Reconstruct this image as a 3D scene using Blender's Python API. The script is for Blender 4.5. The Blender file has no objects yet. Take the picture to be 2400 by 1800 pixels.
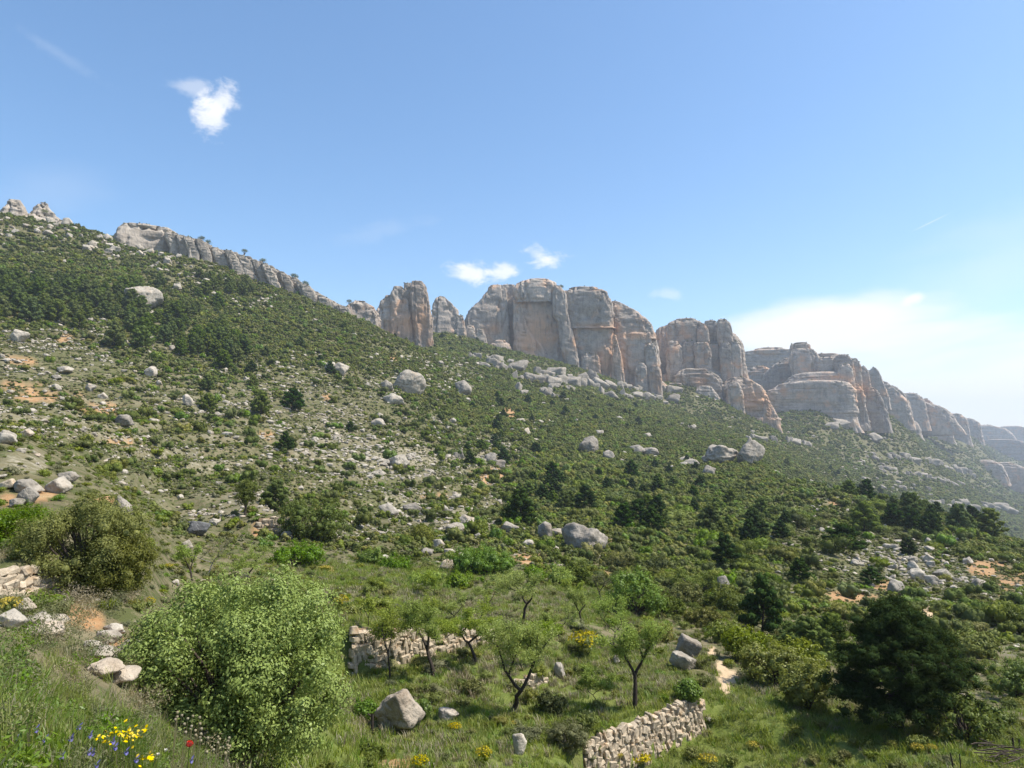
import bpy, bmesh, math, random
import numpy as np
from mathutils import Vector, Matrix

SC = bpy.context.scene
COL = SC.collection
R = math.radians
rnd = random.Random(11)
rng = np.random.default_rng(7)

# ------------------------------------------------------------------ camera, sky, sun, exposure
PW, PH, FPX = 2400.0, 1800.0, 1652.0
PITCH = math.atan(150.0 / FPX)
cam_d = bpy.data.cameras.new('camera')
cam = bpy.data.objects.new('camera', cam_d)
COL.objects.link(cam)
cam_d.sensor_width = 36.0
cam_d.lens = 36.0 * FPX / PW
cam_d.clip_start = 0.05
cam_d.clip_end = 60000
cam.rotation_euler = (R(90) + PITCH, 0, 0)
SC.camera = cam

SUN_AZ, SUN_EL = R(94), R(57)          # azimuth clockwise from the view direction (+Y)
SUN = Vector((math.sin(SUN_AZ) * math.cos(SUN_EL), math.cos(SUN_AZ) * math.cos(SUN_EL), math.sin(SUN_EL)))
sl = bpy.data.lights.new('sun', 'SUN')
sl.energy = 4.7
sl.angle = R(0.53)
sl.color = (1.0, 0.94, 0.84)
sun = bpy.data.objects.new('sun', sl)
COL.objects.link(sun)
sun.rotation_euler = SUN.to_track_quat('Z', 'Y').to_euler()

SC.view_settings.view_transform = 'Standard'
SC.view_settings.look = 'None'
SC.view_settings.exposure = 0.60
SC.view_settings.gamma = 1.0
SC.view_settings.use_curve_mapping = False
SC.render.engine = 'CYCLES'
SC.cycles.max_bounces = 5
SC.cycles.diffuse_bounces = 3
SC.cycles.glossy_bounces = 2
SC.cycles.transmission_bounces = 3
SC.cycles.transparent_max_bounces = 4
SC.cycles.volume_bounces = 0
SC.cycles.use_denoising = True
SC.cycles.sample_clamp_indirect = 6


def pix_dir(u, v):
    u = np.asarray(u, float); v = np.asarray(v, float)
    x = (u - PW / 2) / FPX
    yc = (PH / 2 - v) / FPX
    y = math.cos(PITCH) - math.sin(PITCH) * yc
    z = math.sin(PITCH) + math.cos(PITCH) * yc
    return x, y, z


def pix_point(u, v, r):
    """the point seen at (u, v) at horizontal distance r"""
    x, y, z = pix_dir(u, v)
    h = np.hypot(x, y)
    return x / h * r, y / h * r, z / h * r


def project(x, y, z):
    c, s = math.cos(PITCH), math.sin(PITCH)
    d = y * c + z * s
    yc = (-y * s + z * c) / np.maximum(d, 1e-6)
    return PW / 2 + FPX * x / np.maximum(d, 1e-6), PH / 2 - FPX * yc


class NT:
    """tiny helper for node trees"""
    def __init__(self, tree):
        self.t = tree
        self.t.nodes.clear()

    def n(self, kind, **kw):
        nd = self.t.nodes.new(kind)
        for k, val in kw.items():
            if k.startswith('i_'):
                key = k[2:]
                key = int(key) if key.isdigit() else key.replace('_', ' ')
                s = nd.inputs[key]
                if hasattr(val, 'is_output') or isinstance(val, bpy.types.NodeSocket):
                    self.t.links.new(val, s)
                else:
                    s.default_value = val
            else:
                setattr(nd, k, val)
        return nd

    def math(self, op, a, b=None, c=None, clamp=False):
        nd = self.t.nodes.new('ShaderNodeMath'); nd.operation = op; nd.use_clamp = clamp
        for i, val in enumerate((a, b, c)):
            if val is None: continue
            if isinstance(val, bpy.types.NodeSocket): self.t.links.new(val, nd.inputs[i])
            else: nd.inputs[i].default_value = val
        return nd.outputs[0]

    def vmath(self, op, a, b=None):
        nd = self.t.nodes.new('ShaderNodeVectorMath'); nd.operation = op
        for i, val in enumerate((a, b)):
            if val is None: continue
            if isinstance(val, bpy.types.NodeSocket): self.t.links.new(val, nd.inputs[i])
            else: nd.inputs[i].default_value = val
        return nd

    def mix(self, f, a, b, blend='MIX'):
        nd = self.t.nodes.new('ShaderNodeMix'); nd.data_type = 'RGBA'; nd.blend_type = blend
        nd.clamp_factor = True
        for i, val in ((0, f), (6, a), (7, b)):
            if isinstance(val, bpy.types.NodeSocket): self.t.links.new(val, nd.inputs[i])
            elif i == 0: nd.inputs[i].default_value = val
            else: nd.inputs[i].default_value = (*val, 1) if len(val) == 3 else val
        return nd.outputs[2]

    def ramp(self, f, lo, hi):
        nd = self.t.nodes.new('ShaderNodeMapRange'); nd.interpolation_type = 'SMOOTHSTEP'
        self.t.links.new(f, nd.inputs[0]); nd.inputs[1].default_value = lo; nd.inputs[2].default_value = hi
        return nd.outputs[0]

    def noise(self, vec, scale, detail=4, rough=0.55, dist=0.0):
        nd = self.t.nodes.new('ShaderNodeTexNoise')
        if vec is not None: self.t.links.new(vec, nd.inputs['Vector'])
        nd.inputs['Scale'].default_value = scale; nd.inputs['Detail'].default_value = detail
        nd.inputs['Roughness'].default_value = rough; nd.inputs['Distortion'].default_value = dist
        return nd.outputs['Fac']

    def link(self, a, b):
        self.t.links.new(a, b)


# ------------------------------------------------------------------ world: Nishita sky with clouds
world = bpy.data.worlds.new('World'); SC.world = world; world.use_nodes = True
world.cycles.sampling_method = 'MANUAL'; world.cycles.sample_map_resolution = 512
w = NT(world.node_tree)
sky = w.n('ShaderNodeTexSky', sky_type='NISHITA', sun_disc=False)
sky.sun_elevation = SUN_EL; sky.sun_rotation = SUN_AZ
sky.altitude = 500; sky.air_density = 1.0; sky.dust_density = 1.2; sky.ozone_density = 1.0
tc = w.n('ShaderNodeTexCoord')
dirv = w.vmath('NORMALIZE', tc.outputs['Generated']).outputs[0]


_cd = Vector([float(k) for k in pix_dir(1200, 600)]).normalized()
_flat = w.vmath('MULTIPLY', dirv, (0.7, 0.7, 1.25)).outputs[0]
NZ_FINE = w.noise(_flat, 34, 6, 0.62, 0.3)
_flat2 = w.vmath('MULTIPLY', dirv, (0.45, 0.45, 1.6)).outputs[0]
NZ_BROAD = w.noise(_flat2, 8, 4, 0.6, 0.3)


def cloud(u, v, a, b, tilt, soft, nscale, namp, stretch=2.0, seed=0.0, off=0.0):
    """a cloud around the sky direction of (u, v): half sizes a, b in px, tilt in degrees"""
    d = Vector([float(k) for k in pix_dir(u, v)]).normalized()
    right = d.cross(Vector((0, 0, 1))).normalized(); up = right.cross(d)
    ct, st = math.cos(R(tilt)), math.sin(R(tilt))
    ax = (right * ct + up * st); ay = (up * ct - right * st)
    px = w.vmath('DOT_PRODUCT', dirv, tuple(ax)).outputs['Value']
    py = w.vmath('DOT_PRODUCT', dirv, tuple(ay)).outputs['Value']
    front = w.vmath('DOT_PRODUCT', dirv, tuple(d)).outputs['Value']
    nz = NZ_FINE if nscale > 15 else NZ_BROAD
    e = w.math('ADD', w.math('POWER', w.math('ABSOLUTE', w.math('MULTIPLY', px, FPX / a)), 2.0),
               w.math('POWER', w.math('ABSOLUTE', w.math('MULTIPLY', py, FPX / b)), 2.0))
    m = w.math('SUBTRACT', 1.0, w.math('SQRT', e))
    m = w.math('ADD', m, w.math('MULTIPLY', w.math('SUBTRACT', nz, 0.5 - off), namp))
    m = w.ramp(m, 0.0, soft)
    return w.math('MULTIPLY', m, w.math('GREATER_THAN', front, 0.0))


CL = [
    (0.78, cloud(522, 236, 52, 30, 35, 0.9, 26, 3.0)),
    (0.80, cloud(500, 285, 40, 48, 20, 0.9, 30, 3.0)),
    (0.36, cloud(455, 204, 44, 22, 5, 1.0, 34, 2.6)),
    (0.85, cloud(1105, 640, 64, 34, -8, 0.9, 26, 2.6)),
    (0.80, cloud(1170, 640, 58, 28, 14, 0.9, 26, 2.8)),
    (0.80, cloud(1262, 598, 56, 26, -20, 0.95, 24, 2.8)),
    (0.75, cloud(1290, 608, 62, 18, 10, 0.95, 24, 2.6)),
    (0.30, cloud(1562, 692, 40, 15, -8, 1.0, 30, 2.6)),
    (0.92, cloud(1900, 770, 330, 78, 7, 0.75, 7, 1.7)),
    (0.85, cloud(2130, 910, 560, 140, 3, 1.0, 6, 1.8)),
    (0.80, cloud(2430, 850, 360, 120, 10, 1.2, 7, 2.0)),
    (0.85, cloud(2135, 702, 38, 15, 14, 0.9, 26, 1.9)),
    (0.35, cloud(2180, 522, 44, 2.0, 21, 0.9, 40, 0.4)),
    (0.08, cloud(140, 128, 90, 16, -22, 0.9, 22, 2.4)),
    (0.08, cloud(900, 540, 160, 26, 14, 0.9, 16, 2.0)),
    (0.08, cloud(130, 440, 130, 60, 25, 1.0, 14, 1.6)),
    (0.22, cloud(2330, 640, 300, 120, 12, 1.1, 7, 1.6)),
]
tot = None
for k, m in CL:
    f = w.math('SUBTRACT', 1.0, w.math('MULTIPLY', m, k))
    tot = f if tot is None else w.math('MULTIPLY', tot, f)
cover = w.math('SUBTRACT', 1.0, tot, clamp=True)
SKY_STRENGTH = 0.15      # with the exposure above this gives the photograph's sky
wc = 1.18 / SKY_STRENGTH / 2 ** SC.view_settings.exposure
skyc = w.n('ShaderNodeHueSaturation', i_Color=sky.outputs[0], i_Saturation=1.18, i_Hue=0.497).outputs[0]
skyc = w.mix(cover, skyc, (wc, wc, wc * 1.01))
bg = w.n('ShaderNodeBackground', i_Color=skyc, i_Strength=SKY_STRENGTH)
wo = w.n('ShaderNodeOutputWorld', i_Surface=bg.outputs[0])


# ------------------------------------------------------------------ noise in numpy
def _hash(ix, iy, iz, seed):
    h = (ix.astype(np.int64) * 374761393 + iy.astype(np.int64) * 668265263 + iz.astype(np.int64) * 2147483647
         + seed * 1274126177) & 0xFFFFFFFF
    h = ((h ^ (h >> 13)) * 1274126177) & 0xFFFFFFFF
    h = ((h ^ (h >> 16)) * 2246822519) & 0xFFFFFFFF
    return ((h ^ (h >> 15)) & 0xFFFFFF).astype(np.float64) / 0xFFFFFF


def vnoise(x, y, z, seed=0):
    x = np.asarray(x, float); y = np.asarray(y, float) + 0 * x; z = np.asarray(z, float) + 0 * x
    fx, fy, fz = np.floor(x), np.floor(y), np.floor(z)
    tx, ty, tz = x - fx, y - fy, z - fz
    tx = tx * tx * tx * (tx * (tx * 6 - 15) + 10); ty = ty * ty * ty * (ty * (ty * 6 - 15) + 10)
    tz = tz * tz * tz * (tz * (tz * 6 - 15) + 10)
    out = 0
    for a in (0, 1):
        for b in (0, 1):
            for c in (0, 1):
                out = out + _hash(fx + a, fy + b, fz + c, seed) * (tx if a else 1 - tx) * (ty if b else 1 - ty) * (tz if c else 1 - tz)
    return out * 2 - 1


def fbm(x, y, z=0.0, octv=4, seed=0, gain=0.5):
    s = 0; a = 1; n = 0
    for o in range(octv):
        s = s + a * vnoise(np.asarray(x) * 2 ** o, np.asarray(y) * 2 ** o, np.asarray(z) * 2 ** o, seed + o * 17)
        n += a; a *= gain
    return s / n


def sstep(a, b, x):
    t = np.clip((np.asarray(x, float) - a) / (b - a), 0, 1)
    return t * t * (3 - 2 * t)


def pchip(xk, yk, x):
    xk = np.asarray(xk, float); yk = np.asarray(yk, float)
    h = np.diff(xk); d = np.diff(yk) / h
    m = np.zeros_like(yk)
    m[0], m[-1] = d[0], d[-1]
    for i in range(1, len(xk) - 1):
        if d[i - 1] * d[i] > 0:
            w1, w2 = 2 * h[i] + h[i - 1], h[i] + 2 * h[i - 1]
            m[i] = (w1 + w2) / (w1 / d[i - 1] + w2 / d[i])
    x = np.clip(x, xk[0], xk[-1])
    i = np.clip(np.searchsorted(xk, x, 'right') - 1, 0, len(h) - 1)
    t = (x - xk[i]) / h[i]
    return ((2 * t**3 - 3 * t**2 + 1) * yk[i] + (t**3 - 2 * t**2 + t) * h[i] * m[i]
            + (-2 * t**3 + 3 * t**2) * yk[i + 1] + (t**3 - t**2) * h[i] * m[i + 1])


# ------------------------------------------------------------------ mesh and object helpers
def mesh_arrays(name, verts, faces, mats=(), smooth=False, attrs=None):
    """faces: (n, k) int array with k = 3 or 4, or a list of such arrays"""
    me = bpy.data.meshes.new(name)
    verts = np.asarray(verts, np.float32).reshape(-1, 3)
    fl = faces if isinstance(faces, list) else [faces]
    fl = [np.asarray(f, np.int32) for f in fl if len(f)]
    loops = np.concatenate([f.ravel() for f in fl])
    sizes = np.concatenate([np.full(len(f), f.shape[1], np.int32) for f in fl])
    starts = np.concatenate([[0], np.cumsum(sizes)[:-1]]).astype(np.int32)
    me.vertices.add(len(verts)); me.vertices.foreach_set('co', verts.ravel())
    me.loops.add(len(loops)); me.loops.foreach_set('vertex_index', loops)
    me.polygons.add(len(sizes)); me.polygons.foreach_set('loop_start', starts)
    if smooth:
        me.polygons.foreach_set('use_smooth', np.ones(len(sizes), bool))
    for k, val in (attrs or {}).items():
        at = me.attributes.new(k, 'FLOAT', 'POINT'); at.data.foreach_set('value', np.asarray(val, np.float32))
    for m in mats: me.materials.append(m)
    me.update(calc_edges=True)
    return me


def put(name, data, parent=None, loc=None, rot=None, scale=None):
    o = bpy.data.objects.new(name, data)
    COL.objects.link(o)
    if parent is not None: o.parent = parent
    if loc is not None: o.location = loc
    if rot is not None: o.rotation_euler = rot
    if scale is not None: o.scale = scale if hasattr(scale, '__len__') else (scale,) * 3
    return o


def tag(o, label=None, cat=None, group=None, kind=None):
    if label: o['label'] = label
    if cat: o['category'] = cat
    if group: o['group'] = group
    if kind: o['kind'] = kind
    return o


def euler_mats(rot):
    """(n,3) XYZ euler -> (n,3,3)"""
    cx, sx = np.cos(rot[:, 0]), np.sin(rot[:, 0]); cy, sy = np.cos(rot[:, 1]), np.sin(rot[:, 1])
    cz, sz = np.cos(rot[:, 2]), np.sin(rot[:, 2])
    M = np.empty((len(rot), 3, 3))
    M[:, 0, 0] = cz * cy; M[:, 0, 1] = cz * sy * sx - sz * cx; M[:, 0, 2] = cz * sy * cx + sz * sx
    M[:, 1, 0] = sz * cy; M[:, 1, 1] = sz * sy * sx + cz * cx; M[:, 1, 2] = sz * sy * cx - cz * sx
    M[:, 2, 0] = -sy; M[:, 2, 1] = cy * sx; M[:, 2, 2] = cy * cx
    return M


def leaf_quads(C, N, length, width, g, fold=0.0):
    """one diamond leaf per centre C with normal N; returns verts, quads"""
    n = len(C)
    N = N / np.maximum(np.linalg.norm(N, axis=1, keepdims=True), 1e-6)
    a = g.normal(size=(n, 3)); T = np.cross(N, a); T /= np.maximum(np.linalg.norm(T, axis=1, keepdims=True), 1e-6)
    B = np.cross(N, T)
    L = (np.asarray(length) * g.uniform(0.7, 1.3, n))[:, None]; Wd = (np.asarray(width) * g.uniform(0.7, 1.3, n))[:, None]
    V = np.stack([C - T * L * .5, C + B * Wd * .5 + N * fold * Wd, C + T * L * .5, C - B * Wd * .5 + N * fold * Wd], 1).reshape(-1, 3)
    F = np.arange(4 * n).reshape(n, 4)
    return V, F


def tubes(lines, sides=6):
    """lines: list of (points (k,3), radii (k,)) -> verts, quads"""
    V, F, base = [], [], 0
    ang = np.linspace(0, 2 * np.pi, sides, endpoint=False)
    for P, rad in lines:
        P = np.asarray(P, float); rad = np.asarray(rad, float); k = len(P)
        T = np.gradient(P, axis=0); T /= np.maximum(np.linalg.norm(T, axis=1, keepdims=True), 1e-9)
        ref = np.array([0.31, 0.87, 0.38]); A = np.cross(T, ref); A /= np.maximum(np.linalg.norm(A, axis=1, keepdims=True), 1e-9)
        B = np.cross(T, A)
        ring = P[:, None] + rad[:, None, None] * (A[:, None] * np.cos(ang)[None, :, None] + B[:, None] * np.sin(ang)[None, :, None])
        V.append(ring.reshape(-1, 3))
        i = np.arange(k - 1)[:, None] * sides; j = np.arange(sides)[None]; j2 = (j + 1) % sides
        F.append(np.stack([base + i + j, base + i + j2, base + i + sides + j2, base + i + sides + j], -1).reshape(-1, 4))
        base += k * sides
    return np.concatenate(V), np.concatenate(F)


# ------------------------------------------------------------------ materials
def new_mat(name):
    m = bpy.data.materials.new(name); m.use_nodes = True
    return m, NT(m.node_tree)


def leaf_mat(name, dark, light, trans=0.3, gloss=0.04, jitter=0.5, hue=0.02, rough=0.45):
    """foliage: each leaf and each plant has its own tone between dark and light"""
    m, t = new_mat(name)
    geo = t.n('ShaderNodeNewGeometry'); oi = t.n('ShaderNodeObjectInfo')
    isl = geo.outputs['Random Per Island']
    f = t.math('ADD', t.math('MULTIPLY', isl, 0.55), t.math('MULTIPLY', oi.outputs['Random'], jitter), clamp=True)
    c = t.mix(f, dark, light)
    hs = t.n('ShaderNodeHueSaturation', i_Color=c)
    t.link(t.math('ADD', 0.5 - hue, t.math('MULTIPLY', t.math('FRACT', t.math('MULTIPLY', oi.outputs['Random'], 7.31)), 2 * hue)), hs.inputs['Hue'])
    t.link(t.math('ADD', 0.85, t.math('MULTIPLY', t.math('FRACT', t.math('MULTIPLY', oi.outputs['Random'], 3.7)), 0.3)), hs.inputs['Saturation'])
    c = hs.outputs[0]
    d = t.n('ShaderNodeBsdfDiffuse', i_Color=c)
    tr = t.n('ShaderNodeBsdfTranslucent', i_Color=t.mix(0.35, c, (0.30, 0.36, 0.03)))
    mx = t.n('ShaderNodeMixShader', i_0=trans, i_1=d.outputs[0], i_2=tr.outputs[0])
    out = mx
    if gloss:
        gl = t.n('ShaderNodeBsdfGlossy', i_Color=(0.9, 0.95, 0.9, 1), i_Roughness=rough)
        out = t.n('ShaderNodeMixShader', i_0=gloss, i_1=mx.outputs[0], i_2=gl.outputs[0])
    t.n('ShaderNodeOutputMaterial', i_Surface=out.outputs[0])
    return m


def plain_mat(name, col, rough=0.8, var=0.25, scale=20, bump=0.3):
    m, t = new_mat(name)
    tcn = t.n('ShaderNodeTexCoord')
    nz = t.noise(tcn.outputs['Object'], scale, 5, 0.6)
    c = t.mix(nz, tuple(k * (1 - var) for k in col), tuple(min(1, k * (1 + var)) for k in col))
    b = t.n('ShaderNodeBump', i_Strength=bump, i_Distance=0.02, i_Height=nz)
    p = t.n('ShaderNodeBsdfPrincipled', i_Base_Color=c, i_Roughness=rough, i_Normal=b.outputs[0])
    p.inputs['Specular IOR Level'].default_value = 0.2
    t.n('ShaderNodeOutputMaterial', i_Surface=p.outputs[0])
    return m


def rock_mat(name, grey, dark, warm, size=1.0, warm_amt=0.25, bump=0.6, streak=False):
    """limestone / conglomerate: blotches, lichen, warm stains, pitted relief; size in metres of a typical blotch"""
    m, t = new_mat(name)
    geo = t.n('ShaderNodeNewGeometry'); oi = t.n('ShaderNodeObjectInfo')
    P = t.vmath('ADD', geo.outputs['Position'], t.vmath('SCALE', oi.outputs['Random'], None).outputs[0]).outputs[0] if False else geo.outputs['Position']
    n1 = t.noise(P, 1.0 / size, 6, 0.62, 0.3)
    n2 = t.noise(P, 4.5 / size, 5, 0.65)
    n3 = t.noise(P, 0.33 / size, 4, 0.55, 0.5)
    c = t.mix(t.ramp(n1, 0.34, 0.66), dark, grey)
    c = t.mix(t.math('MULTIPLY', t.ramp(n2, 0.35, 0.75), 0.45), c, tuple(min(1, k * 1.28) for k in grey))
    wf = t.math('MULTIPLY', t.ramp(n3, 0.5, 0.72), warm_amt)
    at = t.n('ShaderNodeAttribute', attribute_name='warm')
    c = t.mix(wf, c, warm)
    wv = t.math('MULTIPLY', at.outputs['Fac'], t.math('ADD', 0.45, t.math('MULTIPLY', n1, 0.9)), clamp=True)
    c = t.mix(wv, c, tuple(k * 1.04 for k in warm))
    if streak:
        sp = t.vmath('MULTIPLY', P, (1, 1, 0.10)).outputs[0]
        n4 = t.noise(sp, 2.2 / size, 5, 0.65)
        c = t.mix(t.math('MULTIPLY', t.ramp(n4, 0.5, 0.74), 0.55), c, tuple(k * 0.52 for k in dark))
        zp = t.vmath('MULTIPLY', P, (0.12, 0.12, 1.0)).outputs[0]
        n5 = t.noise(zp, 2.6 / size, 5, 0.6)
        c = t.mix(t.math('MULTIPLY', t.ramp(n5, 0.58, 0.74), 0.12), c, tuple(k * 0.6 for k in dark))
    else:
        n4 = t.noise(P, 2.0 / size, 3, 0.5)
    hs = t.n('ShaderNodeHueSaturation', i_Color=c)
    t.link(t.math('ADD', 0.82, t.math('MULTIPLY', oi.outputs['Random'], 0.34)), hs.inputs['Value'])
    hh = t.math('ADD', t.math('MULTIPLY', n1, 0.8), t.math('ADD', t.math('MULTIPLY', n2, 0.45), t.math('MULTIPLY', n4, 0.7 if streak else 0.35)))
    b = t.n('ShaderNodeBump', i_Strength=bump, i_Distance=0.22 * size, i_Height=hh)
    p = t.n('ShaderNodeBsdfPrincipled', i_Base_Color=hs.outputs[0], i_Roughness=0.92, i_Normal=b.outputs[0])
    p.inputs['Specular IOR Level'].default_value = 0.12
    t.n('ShaderNodeOutputMaterial', i_Surface=p.outputs[0])
    return m


M_CLIFF = rock_mat('cliff_rock', (0.425, 0.362, 0.298), (0.262, 0.224, 0.186), (0.60, 0.345, 0.195), 7.0, 0.75, 0.9, True)
M_RIDGE = rock_mat('ridge_rock', (0.385, 0.335, 0.275), (0.245, 0.212, 0.175), (0.42, 0.30, 0.20), 4.0, 0.25, 0.9, True)
M_BOULDER = rock_mat('boulder_rock', (0.430, 0.385, 0.315), (0.200, 0.178, 0.142), (0.42, 0.29, 0.18), 0.7, 0.35, 1.0)
M_GREY = rock_mat('grey_boulder_rock', (0.330, 0.295, 0.245), (0.165, 0.148, 0.122), (0.37, 0.27, 0.17), 1.0, 0.3, 1.0)
M_DARKROCK = rock_mat('dark_rock', (0.16, 0.16, 0.16), (0.07, 0.07, 0.07), (0.3, 0.28, 0.25), 0.8, 0.15, 0.9)
M_WALL = rock_mat('wall_stone', (0.46, 0.385, 0.285), (0.29, 0.235, 0.165), (0.50, 0.31, 0.16), 0.14, 0.5, 0.6)
M_ORANGEROCK = rock_mat('orange_rock', (0.50, 0.32, 0.17), (0.35, 0.19, 0.09), (0.52, 0.30, 0.14), 0.5, 0.4, 0.7)
M_BARK = plain_mat('bark', (0.085, 0.065, 0.05), 0.9, 0.45, 18, 0.6)
M_DARKBARK = plain_mat('dark_bark', (0.045, 0.035, 0.028), 0.9, 0.4, 16, 0.6)
M_TWIG = plain_mat('grey_twig', (0.20, 0.18, 0.155), 0.9, 0.3, 16, 0.2)
M_EARTH = plain_mat('earth', (0.30, 0.21, 0.13), 0.95, 0.35, 6, 0.8)

M_MAQUIS = leaf_mat('maquis_leaf', (0.050, 0.064, 0.013), (0.225, 0.235, 0.056), 0.26, 0.01, 0.55, 0.03)
M_GREYSCRUB = leaf_mat('grey_scrub_leaf', (0.085, 0.092, 0.042), (0.200, 0.200, 0.095), 0.22, 0.01, 0.5, 0.02)
M_PINE = leaf_mat('pine_needle', (0.050, 0.080, 0.018), (0.170, 0.205, 0.054), 0.28, 0.0, 0.35, 0.015)
M_PINEDARK = leaf_mat('dark_pine_needle', (0.012, 0.028, 0.007), (0.050, 0.084, 0.018), 0.12, 0.0, 0.3, 0.012)
M_OAK = leaf_mat('holm_oak_leaf', (0.130, 0.190, 0.028), (0.350, 0.430, 0.105), 0.26, 0.01, 0.2, 0.005, 0.4)
M_BRIGHT = leaf_mat('bright_leaf', (0.070, 0.130, 0.010), (0.200, 0.285, 0.030), 0.38, 0.02, 0.4, 0.015)
M_YELLOWGREEN = leaf_mat('yellow_green_leaf', (0.105, 0.130, 0.012), (0.255, 0.280, 0.034), 0.36, 0.02, 0.4, 0.012)
M_ALMOND = leaf_mat('almond_leaf', (0.200, 0.260, 0.034), (0.420, 0.500, 0.115), 0.45, 0.01, 0.3, 0.012)
M_DARKSHRUB = leaf_mat('dark_shrub_leaf', (0.036, 0.052, 0.011), (0.150, 0.172, 0.038), 0.24, 0.01, 0.4, 0.015)
M_GRASS = leaf_mat('grass_blade', (0.115, 0.155, 0.020), (0.290, 0.320, 0.075), 0.38, 0.01, 0.45, 0.02)
M_DRYGRASS = leaf_mat('dry_grass_blade', (0.17, 0.135, 0.075), (0.36, 0.31, 0.20), 0.3, 0.02, 0.4, 0.012)
M_BROOM = leaf_mat('broom_flower', (0.30, 0.24, 0.012), (0.60, 0.45, 0.02), 0.3, 0.0, 0.3, 0.006)
M_YELLOW = leaf_mat('yellow_petal', (0.75, 0.50, 0.01), (0.85, 0.66, 0.02), 0.25, 0.0, 0.2, 0.002)
M_VIOLET = leaf_mat('violet_petal', (0.13, 0.12, 0.34), (0.26, 0.24, 0.52), 0.25, 0.0, 0.3, 0.01)
M_POPPY = leaf_mat('poppy_petal', (0.62, 0.02, 0.012), (0.78, 0.045, 0.02), 0.3, 0.03, 0.1, 0.002)
M_CREAM = leaf_mat('cream_petal', (0.6, 0.55, 0.45), (0.8, 0.77, 0.68), 0.25, 0.0, 0.2, 0.002)
M_HERB = leaf_mat('herb_leaf', (0.065, 0.125, 0.012), (0.185, 0.270, 0.035), 0.36, 0.02, 0.4, 0.015)


# ------------------------------------------------------------------ terrain
COLS = {
    0: [(1800, 3.3), (1650, 5), (1500, 8), (1440, 12.5), (1400, 17), (1330, 19), (1250, 23), (1150, 28), (1070, 34), (1035, 42), (1000, 90), (950, 140), (900, 190), (800, 260), (700, 340), (600, 420), (512, 500)],
    150: [(1800, 4.2), (1700, 6), (1560, 9.5), (1500, 12), (1420, 16.5), (1300, 21), (1200, 25), (1140, 30), (1100, 40), (1060, 75), (1000, 115), (900, 200), (800, 270), (700, 350), (600, 430), (535, 490)],
    300: [(1800, 5), (1700, 7.5), (1620, 10), (1500, 15), (1400, 19), (1300, 24), (1220, 30), (1180, 40), (1140, 75), (1080, 105), (1000, 140), (900, 215), (800, 290), (700, 375), (600, 450), (585, 480)],
    420: [(1800, 7), (1700, 10.5), (1600, 14), (1500, 18), (1400, 28), (1330, 42), (1250, 62), (1200, 80), (1100, 115), (1000, 160), (900, 230), (800, 305), (700, 390), (612, 475)],
    600: [(1800, 11.5), (1700, 16), (1600, 20.5), (1500, 26), (1400, 39), (1330, 52), (1255, 71), (1212, 75), (1150, 98), (1100, 122), (1000, 180), (900, 250), (800, 330), (700, 420), (666, 480)],
    750: [(1800, 15), (1700, 20), (1600, 26), (1560, 29.5), (1490, 33), (1400, 43), (1330, 54), (1250, 75), (1200, 92), (1100, 135), (1000, 200), (900, 270), (800, 355), (726, 440), (716, 480)],
    900: [(1800, 20), (1720, 24.5), (1600, 30), (1520, 33), (1440, 37.5), (1390, 42), (1345, 51), (1300, 64), (1200, 100), (1150, 125), (1100, 155), (1000, 220), (900, 300), (815, 400), (788, 455)],
    1020: [(1800, 20.5), (1700, 25.5), (1600, 30), (1500, 36), (1400, 46), (1330, 60), (1250, 85), (1200, 110), (1100, 175), (1000, 250), (905, 350), (850, 440), (830, 490), (818, 600), (795, 760)],
    1200: [(1800, 21), (1660, 27), (1560, 32.5), (1450, 39), (1350, 57), (1280, 80), (1250, 100), (1200, 135), (1100, 225), (1000, 340), (904, 490), (862, 600), (832, 770)],
    1400: [(1800, 23.5), (1700, 26.5), (1600, 32), (1500, 39), (1400, 56), (1300, 88), (1200, 145), (1100, 260), (1000, 420), (935, 570), (897, 700), (880, 780)],
    1600: [(1800, 24), (1700, 28), (1600, 34), (1500, 44), (1400, 64), (1300, 98), (1200, 160), (1100, 300), (1050, 420), (1000, 600), (966, 760), (900, 880)],
    1750: [(1800, 24.5), (1700, 28.5), (1600, 36), (1500, 48), (1400, 70), (1300, 105), (1200, 170), (1130, 240), (1100, 300), (1060, 480), (1020, 700), (965, 870)],
    1900: [(1800, 24.5), (1700, 29.5), (1600, 38), (1500, 52), (1400, 76), (1300, 115), (1200, 185), (1140, 240), (-32, 400), (1110, 650), (1050, 850), (1000, 1000), (965, 1070)],
    2050: [(1800, 24.5), (1710, 30), (1600, 41), (1500, 58), (1400, 85), (1300, 135), (1210, 200), (1180, 235), (-55, 400), (1150, 750), (1080, 1000), (1000, 1150), (962, 1300)],
    2250: [(1800, 25), (1700, 31.5), (1600, 43), (1500, 62), (1400, 90), (1300, 145), (1245, 200), (1225, 235), (-85, 450), (1200, 1000), (1120, 1500), (1050, 2000), (1012, 2400)],
    2400: [(1800, 26), (1700, 32.5), (1600, 45), (1500, 65), (1400, 95), (1310, 160), (1290, 195), (1280, 230), (-110, 500), (1240, 1250), (1170, 2000), (1110, 2700), (1065, 3300)],
}
COLS[-600] = COLS[0]
COLS[3200] = COLS[2400]
NRAD = 540
LR0, LR1 = math.log(0.6), math.log(4200.0)
LRG = np.linspace(LR0, LR1, NRAD)
RG = np.exp(LRG)
col_t, col_z = [], []
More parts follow.
